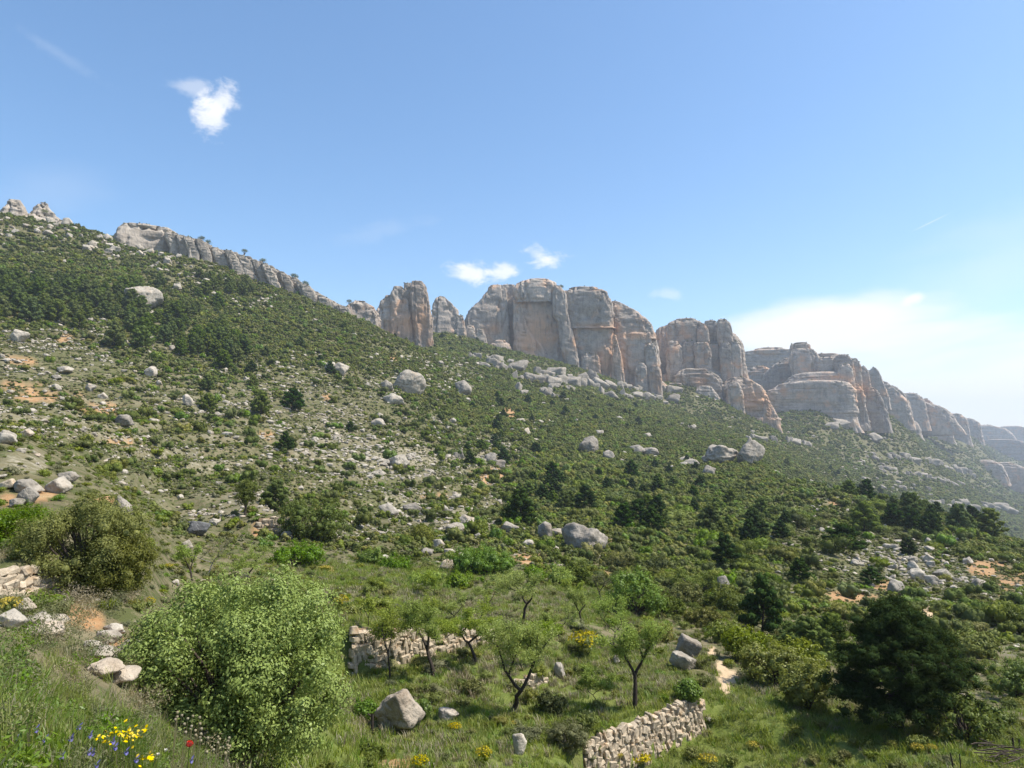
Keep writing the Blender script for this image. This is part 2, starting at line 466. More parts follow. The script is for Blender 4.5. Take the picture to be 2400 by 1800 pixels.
for u in sorted(COLS):
    uu = min(max(u, 0), 2400)
    rs, zs = [0.5, 2.0], [-1.62, -1.62]
    for v, r in COLS[u]:
        z = v if v < 0 else float(pix_point(uu, v, r)[2])
        rs.append(r); zs.append(z)
    rl, zl = rs[-1], zs[-1]
    fall = 0.82 if u < 800 else 1.0
    rs += [rl * 1.25, rl * 1.7, 4300.0]; zs += [zl * (0.95 if u < 800 else 1.02), zl * fall, zl * fall * (0.4 if u < 800 else 0.9)]
    if rs[-2] >= 4290: rs[-2], rs[-3] = 4000, 3600
    x, y, _ = pix_dir(u, 1050)
    col_t.append(math.atan2(float(x), float(y))); col_z.append(pchip(np.log(rs), zs, LRG))
gz = -1.6 - 6 * sstep(3, 60, RG) - 40 * sstep(50, 1500, RG)
col_t = [-math.pi - 0.01, -1.7] + col_t + [1.7, math.pi + 0.01]
col_z = [gz, gz * 0.6 + col_z[0] * 0.4] + col_z + [gz, gz]
col_t = np.array(col_t); col_z = np.array(col_z)
THG = np.concatenate([np.linspace(-math.pi, -0.76, 40)[:-1], np.linspace(-0.76, 0.76, 440), np.linspace(0.76, math.pi, 40)[1:]])
ZB = np.empty((len(THG), NRAD))
for j in range(NRAD):
    ZB[:, j] = pchip(col_t, col_z[:, j], THG)
TX = np.sin(THG)[:, None] * RG[None]; TY = np.cos(THG)[:, None] * RG[None]
RR = np.broadcast_to(RG[None], TX.shape)
# relief: broad swells, gullies and hummocks growing with the distance
ZB += 0.10 * fbm(TX / 1.3, TY / 1.3, 0, 3, 5) * sstep(3, 12, RR)
ZB += 0.35 * fbm(TX / 6, TY / 6, 0, 3, 9) * sstep(20, 70, RR)
ZB += 1.6 * fbm(TX / 28, TY / 28, 0, 3, 21) * sstep(70, 220, RR)
ZB += 6.0 * fbm(TX / 90, TY / 90, 0, 4, 33) * sstep(250, 700, RR)
# old farm terraces on the open slope: treads and risers that follow the contours
stp = 2.6
q = (ZB + 1.2 * fbm(TX / 40, TY / 40, 0, 2, 4)) / stp
fr = q - np.floor(q)
tread = (sstep(0.62, 0.98, fr) - fr) * stp
UG, VG = project(TX, np.maximum(TY, 0.01), ZB)
wt = sstep(60, 95, RR) * (1 - sstep(230, 300, RR)) * (1 - sstep(1100, 1300, UG)) * (TY > 0)
TERR_RISER = wt * sstep(0.55, 0.8, fr)
ZB += tread * wt * 0.75


def seg_param(P0, P1, x, y):
    dx, dy = P1[0] - P0[0], P1[1] - P0[1]; L = math.hypot(dx, dy)
    s = ((x - P0[0]) * dx + (y - P0[1]) * dy) / L
    p = (-(x - P0[0]) * dy + (y - P0[1]) * dx) / L          # > 0 behind the wall (P0 on the left)
    return s, p, L


WALLS = {}


def wall_def(key, u0, vt0, vb0, r0, u1, vt1, vb1, r1, back, front, ext=1.5):
    a = pix_point(u0, vt0, r0); b = pix_point(u1, vt1, r1)
    zb0 = float(pix_point(u0, vb0, r0)[2]); zb1 = float(pix_point(u1, vb1, r1)[2])
    WALLS[key] = (tuple(map(float, a)), tuple(map(float, b)), zb0, zb1)
    s, p, L = seg_param(a, b, TX, TY)
    k = np.clip(s / L, 0, 1)
    zt = a[2] + (b[2] - a[2]) * k; zb = zb0 + (zb1 - zb0) * k
    ws = sstep(-ext, 0.0, s) * (1 - sstep(L, L + ext, s))
    up = ws * sstep(0.0, 0.25, p) * (1 - sstep(back * 0.3, back, p))
    dn = ws * (p <= 0.0) * sstep(-front, -front * 0.3, p)
    near = (np.abs(s - L / 2) < L / 2 + ext)
    global ZB
    ZB = np.where(near, ZB + (zt - ZB) * up * 0.96 + (zb - ZB) * dn * 0.96, ZB)


wall_def('left', -40, 1352, 1425, 17.0, 128, 1302, 1400, 18.2, 5, 3, 1.0)
wall_def('middle', 600, 1213, 1250, 72, 674, 1212, 1256, 72, 9, 6, 3)
wall_def('long', 822, 1470, 1582, 31.0, 1165, 1474, 1500, 34.5, 6, 5, 2.0)
wall_def('short', 1203, 1588, 1614, 30.2, 1272, 1574, 1612, 30.8, 3, 3, 1.0)
wall_def('corner', 1370, 1738, 1872, 24.6, 1642, 1630, 1712, 29.3, 6, 9, 1.5)

TAN = ZB / RR
RUNMAX = np.maximum.accumulate(TAN, axis=1)


def tz(x, y, grid=None):
    """terrain height (or another grid) by bilinear interpolation in azimuth and log distance"""
    g = ZB if grid is None else grid
    th = np.arctan2(x, y); lr = np.log(np.maximum(np.hypot(x, y), 0.61))
    i = np.clip(np.searchsorted(THG, th, 'right') - 1, 0, len(THG) - 2)
    a = np.clip((th - THG[i]) / (THG[i + 1] - THG[i]), 0, 1)
    fj = (lr - LR0) / (LR1 - LR0) * (NRAD - 1)
    j = np.clip(np.floor(fj).astype(int), 0, NRAD - 2); b = np.clip(fj - j, 0, 1)
    return (g[i, j] * (1 - a) + g[i + 1, j] * a) * (1 - b) + (g[i, j + 1] * (1 - a) + g[i + 1, j + 1] * a) * b


RS = np.exp(np.linspace(math.log(1.5), math.log(3800), 3000))


def hit(u, v):
    """where the sight line through (u, v) meets the terrain"""
    x, y, z = (float(k) for k in pix_dir(u, v))
    h = math.hypot(x, y)
    zz = tz(x / h * RS, y / h * RS)
    below = zz >= z / h * RS
    i = int(np.argmax(below)) if below.any() else int(np.argmax(zz / RS))
    r = RS[i]
    px, py = x / h * r, y / h * r
    return float(px), float(py), float(tz(np.array(px), np.array(py))), float(r)


def blobs(u, v, lst):
    s = np.zeros(np.shape(u))
    for cu, cv, su, sv in lst:
        s = np.maximum(s, np.exp(-((u - cu) / su) ** 2 - ((v - cv) / sv) ** 2))
    return s


UG, VG = project(TX, np.maximum(TY, 0.01), ZB)
FRONT = (TY > 0) & (np.abs(THG)[:, None] < 0.8)
SOIL = [(150, 795, 26, 12), (45, 846, 46, 12), (25, 905, 60, 12), (90, 930, 110, 16), (250, 960, 80, 10), (1140, 1118, 60, 22), (1190, 968, 22, 22), (1150, 1105, 40, 14),
        (2000, 1398, 90, 16), (2080, 1372, 90, 20), (2310, 1330, 60, 26), (2360, 1370, 50, 40), (2250, 1422, 34, 12), (1768, 1200, 34, 8), (1965, 1180, 34, 7), (300, 1040, 60, 8),
        (1270, 1195, 16, 7), (1343, 1187, 16, 6), (1440, 1268, 24, 7), (600, 1242, 14, 24), (460, 1208, 10, 10), (503, 1216, 9, 14), (742, 1188, 12, 8), (1245, 1310, 50, 18), (1400, 1340, 40, 22),
        (100, 1160, 60, 22), (15, 1175, 30, 22), (225, 1178, 34, 16), (60, 1305, 80, 12), (180, 1440, 90, 50), (260, 1520, 60, 50), (780, 1340, 12, 20), (1335, 1555, 14, 14),
        (920, 838, 12, 8), (630, 1020, 30, 8), (770, 930, 16, 8), (1700, 1330, 14, 10), (1340, 1100, 16, 8), (930, 1790, 70, 20), (1010, 1165, 50, 6)]
PATH = [(1706, 1590, 26, 16), (1700, 1615, 14, 22), (1690, 1560, 16, 16), (1668, 1528, 12, 16), (1712, 1580, 24, 12), (2172, 1442, 26, 22), (2165, 1425, 20, 10)]
GRASSZ = [(760, 1790, 240, 90), (640, 1830, 200, 60), (1250, 1620, 420, 130), (1000, 1450, 260, 70), (1420, 1400, 140, 70), (1750, 1720, 420, 110), (2150, 1760, 380, 80), (1150, 1740, 400, 100), (700, 1600, 200, 100), (900, 1360, 200, 40)]
PALE = [(300, 1580, 60, 60), (240, 1545, 50, 30), (20, 1460, 60, 25), (70, 1480, 50, 20), (60, 1085, 80, 30), (1150, 1060, 50, 40), (880, 1085, 120, 30), (760, 1020, 80, 20), (1010, 1210, 120, 22), (1100, 1240, 100, 20),
        (2100, 1310, 120, 30), (2180, 1370, 90, 30), (2360, 1480, 40, 60), (960, 1070, 100, 40)]
nz1 = fbm(TX / (RR * 0.02 + .3), TY / (RR * 0.02 + .3), 0, 3, 51)
nz2 = fbm(TX / (RR * 0.008 + .2), TY / (RR * 0.008 + .2), 0, 3, 57)
a_soil = np.where(FRONT, sstep(0.46, 0.88, blobs(UG, VG, SOIL) + 0.35 * nz1 + 0.3 * nz2), 0)
a_path = np.where(FRONT, sstep(0.35, 0.6, blobs(UG, VG, PATH) + 0.18 * nz1), 0)
a_grass = np.where(FRONT, sstep(0.2, 0.6, blobs(UG, VG, GRASSZ) + 0.2 * nz1), 0)
bank = (RR < 9.0) & FRONT
a_grass = np.where(RR < 7.2, sstep(0, .4, 0.75 + nz1), a_grass)
a_pale = np.where(FRONT, sstep(0.3, 0.75, blobs(UG, VG, PALE) + 0.35 * nz1), 0)
a_pale = np.maximum(a_pale, TERR_RISER * sstep(-0.2, 0.5, fbm(TX / 9, TY / 9, 0, 2, 77)) * 0.8)
a_pale = np.where(RR < 8, 0, a_pale)
for _w in WALLS.values():
    pass

m, t = new_mat('hillside_ground'); M_GROUND = m
geo = t.n('ShaderNodeNewGeometry'); P = geo.outputs['Position']
A = lambda k: t.n('ShaderNodeAttribute', attribute_name=k).outputs['Fac']
nA = t.noise(P, 0.035, 5, 0.6); nB = t.noise(P, 0.35, 5, 0.65); nC = t.noise(P, 1.3, 5, 0.75); nD = t.noise(P, 5.5, 4, 0.7)
c = t.mix(t.ramp(nB, 0.35, 0.65), (0.115, 0.100, 0.052), (0.195, 0.165, 0.098))            # low dry scrub
c = t.mix(t.math('MULTIPLY', t.ramp(nC, 0.47, 0.56), 0.85), c, (0.066, 0.080, 0.024))      # green cushions
c = t.mix(t.math('MULTIPLY', t.ramp(nA, 0.42, 0.62), 0.35), c, (0.092, 0.106, 0.036))
c = t.mix(t.math('MULTIPLY', t.ramp(nD, 0.56, 0.70), t.math('ADD', 0.22, t.math('MULTIPLY', A('pale'), 0.5))), c, (0.36, 0.32, 0.25))   # gravel
c = t.mix(t.math('MULTIPLY', A('pale'), t.ramp(nC, 0.42, 0.66)), c, (0.36, 0.31, 0.235))
gr = t.mix(t.ramp(nC, 0.3, 0.7), (0.080, 0.110, 0.020), (0.155, 0.175, 0.046))
c = t.mix(A('grass'), c, gr)
so = t.mix(t.ramp(nC, 0.35, 0.7), (0.32, 0.175, 0.080), (0.40, 0.275, 0.150))
c = t.mix(t.math('MULTIPLY', A('soil'), t.math('ADD', 0.55, nB), clamp=True), c, so)
c = t.mix(A('path'), c, t.mix(nC, (0.44, 0.31, 0.18), (0.56, 0.44, 0.29)))
hsum = t.math('ADD', t.math('MULTIPLY', nB, 1.0), t.math('ADD', t.math('MULTIPLY', nC, 0.5), t.math('MULTIPLY', nD, 0.15)))
bmp = t.n('ShaderNodeBump', i_Strength=0.8, i_Distance=0.35, i_Height=hsum)
pb = t.n('ShaderNodeBsdfPrincipled', i_Base_Color=c, i_Roughness=0.95, i_Normal=bmp.outputs[0])
pb.inputs['Specular IOR Level'].default_value = 0.1
t.n('ShaderNodeOutputMaterial', i_Surface=pb.outputs[0])

nth = len(THG)
V = np.stack([TX, TY, ZB], -1).reshape(-1, 3)
ii = np.arange(nth - 1)[:, None] * NRAD; jj = np.arange(NRAD - 1)[None]
F = np.stack([ii + jj, ii + jj + 1, ii + NRAD + jj + 1, ii + NRAD + jj], -1).reshape(-1, 4)
me = mesh_arrays('hillside', V, F[:, ::-1], [M_GROUND], True,
                 {'soil': a_soil.ravel(), 'path': a_path.ravel(), 'grass': a_grass.ravel(), 'pale': a_pale.ravel()})
hill = tag(put('hillside', me), 'scrubby limestone hillside falling from the cliffs to the terraces', kind='structure')
# the small disc of ground under the camera, inside the first ring of the hillside sheet
V = [(0, 0, -1.62)] + [(0.63 * math.sin(a), 0.63 * math.cos(a), -1.62) for a in np.linspace(-math.pi, math.pi, 24)[:-1]]
F = np.array([(0, 1 + (k + 1) % 23, 1 + k) for k in range(23)])
tag(put('ground', mesh_arrays('ground', V, F, [M_EARTH])), kind='structure')


# ------------------------------------------------------------------ cliffs
def buttress(name, rows, r, parent, mat=None, depth=0.9, warm=0.0, lump=0.07, strata=0.0, flute=0.05, seed=0, foot=18, power=4.6, ntheta=52, warms=(), back=None, cap=0.16):
    """a rock column traced by rows (v, uLeft, uRight) from the top down, standing at distance r with real depth"""
    rows = [(float(a), float(b), float(c)) for a, b, c in rows]
    if r > 1180: r = r * (1 + (r - 1180) / 1180 * (0.62 if r < 2000 else 0.42))
    vk = [q_[0] for q_ in rows]
    mpp = r / FPX
    hpx = vk[-1] - vk[0]
    wmid = np.mean([q_[2] - q_[1] for q_ in rows])
    nrow = int(np.clip(hpx * 0.75, 14, 64))
    ntheta = int(np.clip(wmid * 1.1 + 26, 34, 96))
    s = np.linspace(0, 1, nrow) ** 1.15
    v = vk[0] + s * hpx
    uL = pchip(vk, [q_[1] for q_ in rows], v); uR = pchip(vk, [q_[2] for q_ in rows], v)
    uc = (uL + uR) / 2; hw = (uR - uL) / 2 * mpp * 1.02
    z = np.array([pix_point(a, b, r)[2] for a, b in zip(uc, v)], float)
    # top cap: rings closing towards the middle
    kc = 5
    tt = np.linspace(0.05, 1, kc, endpoint=False)
    hw = np.concatenate([hw[0] * np.sin(tt * np.pi / 2), hw]); uc = np.concatenate([np.full(kc, uc[0]), uc])
    z = np.concatenate([z[0] + cap * hw[kc] * (np.cos(tt * np.pi / 2)), z])
    # foot: straight down into the slope
    kf = 4
    hw = np.concatenate([hw, np.full(kf, hw[-1]) * np.linspace(1.03, 1.12, kf)]); uc = np.concatenate([uc, np.full(kf, uc[-1])])
    z = np.concatenate([z, z[-1] - np.linspace(foot / kf, foot, kf)])
    dep = np.maximum(hw, 0.6 * np.max(hw) * np.clip(hw / (0.5 * np.max(hw) + 1e-6), 0, 1))
    dfront = np.minimum(dep * (0.42 if np.max(hw) > 14 else 0.62) * depth, 16.0); dback = dep * depth
    if back: dback = np.maximum(dback, back * np.clip(hw / np.max(hw), 0, 1))
    th = np.linspace(0, 2 * np.pi, ntheta, endpoint=False)
    ce, se = np.cos(th), np.sin(th)
    X = np.sign(ce) * np.abs(ce) ** (2 / power); Y = np.sign(se) * np.abs(se) ** (2 / power)
    cx, cy, _ = pix_dir(uc, 1050 + 0 * uc)
    h = np.hypot(cx, cy); fx, fy = cx / h, cy / h
    rx, ry = fy, -fx
    rc = r + np.max(dfront)
    hw = hw * rc / r
    dY = np.where(Y[None] > 0, dback[:, None], dfront[:, None]) * Y[None]
    px = fx[:, None] * rc + rx[:, None] * hw[:, None] * X + fx[:, None] * dY
    py = fy[:, None] * rc + ry[:, None] * hw[:, None] * X + fy[:, None] * dY
    pz = np.repeat(z[:, None], ntheta, 1)
    # relief
    S = float(np.clip(np.max(hw), 2.0, 20.0))
    nx, ny = rx[:, None] * X + fx[:, None] * Y, ry[:, None] * X + fy[:, None] * Y
    nl = np.hypot(nx, ny) + 1e-6
    sd = seed * 13.7
    d = lump * S * 1.6 * fbm(px / (S * .9) + sd, py / (S * .9), pz / (S * 1.3), 4, seed)
    fl = fbm(px / (S * .42) + sd, py / (S * .42), pz / (S * 4.0), 3, seed + 3)
    d += flute * S * (-np.abs(fl) * 2.2 + 0.5)
    if strata:
        zz = pz / (strata * S) + 1.1 * vnoise(pz / (S * .8), sd, 0.3, seed) + 0.35 * fbm(px / (S * 1.2), py / (S * 1.2), pz / S, 2, seed + 8)
        fz = np.abs((zz - np.floor(zz)) - 0.5) * 2
        d -= 0.05 * S * sstep(0.70, 1.0, fz) * (0.35 + 0.65 * (vnoise(np.floor(zz) * 3.1, px / S, py / S, seed + 41) > 0))
        d += 0.05 * S * vnoise(np.floor(zz) * 7.3, sd, 0.0, seed + 2)
        bx = np.floor(fbm(px / (S * .6), py / (S * .6), np.floor(zz) * 3.1, 2, seed + 5) * 5) / 5
        d += 0.07 * S * bx
    d += lump * S * 0.7 * fbm(px / (S * .34) + sd, py / (S * .34), pz / (S * .42), 3, seed + 12)
    d += 0.018 * S * fbm(px / (S * .10), py / (S * .10), pz / (S * .10), 2, seed + 6)
    vc = fbm(px / (S * .55) + sd, py / (S * .55), pz / (S * 5.5), 2, seed + 31)
    d -= 0.22 * S * np.exp(-(vc / .04) ** 2)
    hc = fbm(px / (S * 2.8), py / (S * 2.8), pz / (S * .6) + sd, 2, seed + 32)
    d -= 0.03 * S * np.exp(-(hc / .045) ** 2)
    vc2 = fbm(px / (S * .22) + sd, py / (S * .22), pz / (S * 3.0), 2, seed + 37)
    d -= 0.08 * S * np.exp(-(vc2 / .06) ** 2)
    d += 0.07 * S * fbm(px / (S * .2), py / (S * .2), pz / (S * .26), 3, seed + 33)
    fade = np.ones(len(z)); fade[:kc] = tt; d *= fade[:, None]
    px = px + nx / nl * d; py = py + ny / nl * d
    pz = pz + 0.3 * lump * S * fbm(px / (S * .5), py / (S * .5), pz / S, 2, seed + 4)
    Vv = np.stack([px, py, pz], -1).reshape(-1, 3)
    nr = len(z)
    i = np.arange(nr - 1)[:, None] * ntheta; j = np.arange(ntheta)[None]; j2 = (j + 1) % ntheta
    Fq = np.stack([i + j, i + ntheta + j, i + ntheta + j2, i + j2], -1).reshape(-1, 4)
    top = len(Vv)
    Vv = np.concatenate([Vv, Vv[:ntheta].mean(0, keepdims=True)])
    Ft = np.stack([np.full(ntheta, top), np.arange(ntheta), (np.arange(ntheta) + 1) % ntheta], -1)
    pu, pv = project(Vv[:, 0], Vv[:, 1], Vv[:, 2])
    wm = np.full(len(Vv), warm)
    if len(warms): wm = np.maximum(wm, blobs(pu, pv, warms))
    me = mesh_arrays(name, Vv, [Fq, Ft], [mat or M_CLIFF], True, {'warm': np.clip(wm, 0, 1)})
    if name == 'buttress':
        gq = np.random.default_rng(seed + 4000)
        nrm = np.zeros(len(Vv) * 3, np.float32); me.vertices.foreach_get('normal', nrm); nrm = nrm.reshape(-1, 3)
        up = np.where((nrm[:, 2] > .38) & (Vv[:, 2] > z[-1]))[0]
        if len(up):
            pick = gq.choice(up, min(len(up), int(6 + wmid * .16)))
            CLIFF_PLANTS.append(Vv[pick])
    return put(name, me, parent)


CLIFF_PLANTS = []


def massif(label):
    o = put('cliff', None)
    return tag(o, label, kind='structure')


WARM = [(1255, 770, 34, 42), (1275, 790, 28, 34), (1240, 800, 40, 34), (1420, 850, 26, 40), (1438, 800, 10, 46), (1400, 765, 40, 7), (1480, 786, 50, 8), (1448, 770, 12, 20),
        (960, 760, 40, 30), (990, 750, 16, 40), (1780, 935, 34, 24), (1765, 950, 14, 16), (1965, 884, 26, 6), (2020, 910, 24, 14), (1160, 770, 16, 14), (1460, 840, 8, 40), (1855, 1000, 40, 10)]
B = lambda *a, **k: buttress(*a, warms=WARM, **k)

c1 = massif('twin-ribbed pale tower at the left end of the cliffs')
B('buttress', [(690, 900, 917), (705, 886, 925), (750, 875, 934), (800, 876, 942)], 620, c1, seed=1)
B('buttress', [(668, 920, 938), (690, 911, 949), (800, 912, 966)], 616, c1, seed=2)
B('buttress', [(661, 944, 957), (690, 938, 964), (800, 943, 986)], 618, c1, seed=3)
B('buttress', [(657, 962, 985), (672, 957, 994), (710, 959, 1002), (760, 967, 1011), (812, 974, 1012)], 614, c1, seed=4, warm=.12)
B('buttress', [(702, 824, 853), (716, 808, 868), (770, 802, 890)], 560, c1, seed=5, lump=.12)
B('buttress', [(722, 850, 866), (745, 845, 877), (775, 840, 882)], 545, c1, seed=6, lump=.12)
c2 = massif('small domed pinnacle in the gap between two cliffs')
B('buttress', [(692, 1022, 1040), (702, 1015, 1054), (735, 1008, 1070), (800, 1004, 1082)], 760, c2, seed=7, lump=.12)
B('buttress', [(738, 1068, 1082), (760, 1064, 1088), (815, 1064, 1094)], 735, c2, seed=8)
B('buttress', [(762, 1094, 1106), (775, 1088, 1112), (810, 1084, 1118)], 745, c2, seed=81, lump=.12)
B('buttress', [(770, 1118, 1130), (785, 1112, 1136), (815, 1108, 1142)], 745, c2, seed=82, lump=.12)
B('buttress', [(796, 1160, 1180), (806, 1150, 1192), (830, 1146, 1198)], 748, c2, seed=83, lump=.14)
c3 = massif('broad central cliff with a warm-stained alcove')
B('buttress', [(664, 1152, 1178), (672, 1143, 1184), (700, 1124, 1189), (730, 1096, 1190), (780, 1084, 1191), (830, 1084, 1193)], 800, c3, seed=9, back=60)
B('buttress', [(667, 1178, 1206), (720, 1184, 1212), (830, 1182, 1216)], 822, c3, seed=10, back=60)
B('buttress', [(652, 1238, 1290), (658, 1216, 1302), (678, 1205, 1312), (694, 1206, 1312), (702, 1212, 1308)], 793, c3, seed=11, foot=2, back=60, cap=.15)
B('buttress', [(685, 1208, 1308), (760, 1207, 1316), (845, 1203, 1330)], 797, c3, seed=12, back=60, lump=.04, flute=.03)
B('buttress', [(700, 1204, 1222), (760, 1204, 1236), (800, 1206, 1262), (840, 1206, 1290)], 793, c3, seed=13, lump=.05)
B('buttress', [(668, 1302, 1315), (690, 1297, 1330), (735, 1298, 1334), (752, 1308, 1337), (800, 1314, 1350), (878, 1330, 1364)], 789, c3, seed=14)
B('buttress', [(674, 1336, 1404), (682, 1326, 1425), (710, 1326, 1437), (745, 1330, 1439), (764, 1338, 1438)], 793, c3, seed=15, foot=2, back=60, cap=.2)
B('buttress', [(752, 1340, 1436), (800, 1345, 1438), (885, 1358, 1441)], 798, c3, seed=16, back=50)
B('buttress', [(828, 1368, 1400), (836, 1364, 1406), (885, 1360, 1412)], 789, c3, seed=161)
B('buttress', [(702, 1440, 1452), (714, 1437, 1474), (735, 1437, 1504), (765, 1439, 1530), (790, 1445, 1534)], 806, c3, seed=17, foot=2, back=60, cap=.2)
B('buttress', [(782, 1442, 1530), (830, 1450, 1530), (878, 1456, 1528)], 805, c3, seed=18, back=50)
B('buttress', [(784, 1440, 1446), (830, 1438, 1458), (882, 1435, 1465)], 790, c3, seed=19, warm=.3)
B('buttress', [(804, 1523, 1534), (815, 1517, 1541), (860, 1517, 1546)], 800, c3, seed=20)
B('buttress', [(856, 1530, 1546), (868, 1525, 1551), (892, 1522, 1553)], 796, c3, seed=21)
B('buttress', [(850, 1498, 1512), (862, 1492, 1518), (890, 1490, 1520)], 796, c3, seed=211)
B('buttress', [(692, 1210, 1400), (712, 1140, 1450), (735, 1112, 1490), (775, 1096, 1528), (890, 1086, 1545)], 815, c3, seed=212, back=80, power=5)
c4 = massif('cluster of rounded towers right of the central cliff')
B('buttress', [(752, 1586, 1604), (765, 1550, 1618), (800, 1536, 1640), (860, 1530, 1650)], 960, c4, seed=22, back=60)
B('buttress', [(746, 1592, 1636), (756, 1576, 1648), (785, 1571, 1652), (806, 1574, 1650)], 880, c4, seed=23, foot=3)
B('buttress', [(757, 1646, 1657), (772, 1641, 1666), (810, 1643, 1668)], 876, c4, seed=24, foot=3)
B('buttress', [(751, 1660, 1684), (765, 1659, 1690), (815, 1664, 1693)], 892, c4, seed=25)
B('buttress', [(748, 1692, 1710), (758, 1689, 1718), (790, 1689, 1723), (808, 1692, 1723)], 880, c4, seed=26, foot=4, cap=.25)
B('buttress', [(798, 1573, 1592), (815, 1568, 1602), (868, 1566, 1606)], 872, c4, seed=27)
B('buttress', [(798, 1612, 1628), (812, 1604, 1636), (868, 1602, 1642)], 872, c4, seed=28)
B('buttress', [(803, 1634, 1664), (825, 1633, 1670), (874, 1636, 1673)], 868, c4, seed=29)
B('buttress', [(806, 1668, 1686), (830, 1667, 1692), (874, 1668, 1694)], 880, c4, seed=30)
B('buttress', [(802, 1696, 1714), (826, 1693, 1722), (876, 1698, 1726)], 870, c4, seed=31)
B('buttress', [(800, 1722, 1735), (814, 1718, 1741), (862, 1721, 1744)], 872, c4, seed=32)
B('buttress', [(866, 1600, 1660), (884, 1590, 1690), (920, 1592, 1702), (985, 1602, 1706)], 855, c4, seed=33, strata=.16, lump=.12, flute=.1)
B('buttress', [(884, 1716, 1752), (900, 1708, 1778), (940, 1706, 1800), (985, 1710, 1818)], 848, c4, seed=34, strata=.22, lump=.12, flute=.12, warm=.12)
B('buttress', [(905, 1640, 1668), (930, 1634, 1684), (990, 1636, 1690)], 835, c4, seed=35, strata=.2, lump=.12, flute=.1)
B('buttress', [(896, 1716, 1732), (920, 1708, 1742), (985, 1708, 1748)], 838, c4, seed=36, lump=.1)
B('buttress', [(900, 1560, 1600), (912, 1548, 1612), (960, 1545, 1622)], 845, c4, seed=37, strata=.2, lump=.14, flute=.1)
B('buttress', [(770, 1580, 1700), (790, 1562, 1728), (815, 1556, 1738), (880, 1550, 1745)], 895, c4, seed=213, back=70, power=5)
B('buttress', [(872, 1570, 1690), (884, 1552, 1712), (920, 1548, 1740), (985, 1550, 1800)], 872, c4, seed=214, back=70, power=5, strata=.3)
c5 = massif('layered cliff with a knobbed top above dark ledges')
B('buttress', [(816, 1780, 1840), (824, 1750, 1862), (850, 1740, 1880), (900, 1738, 1900)], 1260, c5, seed=38, back=120, strata=.12)
B('buttress', [(802, 1872, 1898), (808, 1866, 1905), (824, 1864, 1906)], 1104, c5, seed=39, foot=3, lump=.14)
B('buttress', [(818, 1868, 1910), (835, 1864, 1922), (865, 1866, 1926), (884, 1872, 1926)], 1095, c5, seed=40, back=50)
B('buttress', [(838, 1930, 1960), (846, 1922, 1974), (872, 1922, 1979), (894, 1924, 1979)], 1092, c5, seed=41, back=50)
B('buttress', [(830, 1916, 1970), (842, 1906, 1990), (880, 1906, 1990)], 1130, c5, seed=411, back=60)
B('buttress', [(831, 1974, 1994), (842, 1968, 2001), (905, 1972, 2012)], 1088, c5, seed=42)
B('buttress', [(840, 2002, 2016), (856, 2000, 2023), (915, 2003, 2025)], 1094, c5, seed=43)
B('buttress', [(852, 1978, 1996), (870, 1974, 2004), (915, 1974, 2008)], 1078, c5, seed=44)
B('buttress', [(838, 1846, 1872), (852, 1824, 1880), (880, 1798, 1884), (930, 1790, 1890)], 1130, c5, seed=45, back=50)
B('buttress', [(858, 1770, 1800), (872, 1756, 1815), (930, 1752, 1830)], 1150, c5, seed=451, back=40)
B('buttress', [(878, 1870, 1976), (890, 1858, 1984), (912, 1848, 1990)], 1076, c5, seed=46, strata=.13, back=40)
B('buttress', [(902, 1838, 1984), (915, 1816, 1992), (950, 1812, 1993), (985, 1812, 1992)], 1058, c5, seed=47, strata=.22, lump=.05, flute=.05, back=40)
B('buttress', [(900, 1992, 2016), (925, 1985, 2026), (980, 1980, 2032)], 1080, c5, seed=48, strata=.3)
B('buttress', [(908, 2036, 2054), (930, 2028, 2066), (985, 2030, 2080)], 1120, c5, seed=49, lump=.1)
c6 = massif('stepped row of rounded towers descending to the right')
B('buttress', [(858, 2027, 2035), (872, 2023, 2042), (920, 2025, 2047)], 1180, c6, seed=50)
B('buttress', [(861, 2052, 2061), (872, 2044, 2067), (900, 2046, 2074), (935, 2042, 2084)], 1250, c6, seed=51)
B('buttress', [(893, 2070, 2082), (908, 2066, 2098), (935, 2066, 2120), (985, 2070, 2134)], 1330, c6, seed=52)
B('buttress', [(905, 2090, 2104), (925, 2088, 2122), (985, 2092, 2138)], 1370, c6, seed=53)
B('buttress', [(922, 2126, 2150), (932, 2118, 2161), (990, 2122, 2172)], 1480, c6, seed=54, back=60)
B('buttress', [(935, 2166, 2178), (945, 2161, 2188), (992, 2162, 2196)], 1520, c6, seed=55)
B('buttress', [(956, 2196, 2208), (964, 2190, 2213), (992, 2190, 2217)], 1560, c6, seed=56)
B('buttress', [(974, 2140, 2196), (986, 2122, 2210), (1030, 2116, 2218)], 1600, c6, seed=57, strata=.25, back=60)
B('buttress', [(972, 2208, 2250), (982, 2202, 2258), (1030, 2204, 2264)], 1680, c6, seed=58, back=60)
B('buttress', [(982, 2256, 2280), (992, 2250, 2290), (1030, 2250, 2296)], 1850, c6, seed=59, back=60)
B('buttress', [(976, 2090, 2124), (992, 2080, 2142), (1020, 2076, 2150)], 1440, c6, seed=591, lump=.1)
B('buttress', [(940, 2084, 2150), (958, 2066, 2196), (1000, 2050, 2222)], 1500, c6, seed=215, back=80, power=4)
c7 = massif('farthest hazy cliff at the right edge')
B('buttress', [(998, 2296, 2324), (1006, 2284, 2346), (1040, 2276, 2366), (1090, 2270, 2380)], 2350, c7, seed=60, back=120)
B('buttress', [(1001, 2356, 2390), (1008, 2338, 2440), (1050, 2330, 2500), (1110, 2320, 2520)], 2550, c7, seed=61, back=150)
B('buttress', [(1012, 2440, 2560), (1030, 2400, 2700), (1110, 2380, 2760)], 2700, c7, seed=611, back=150)
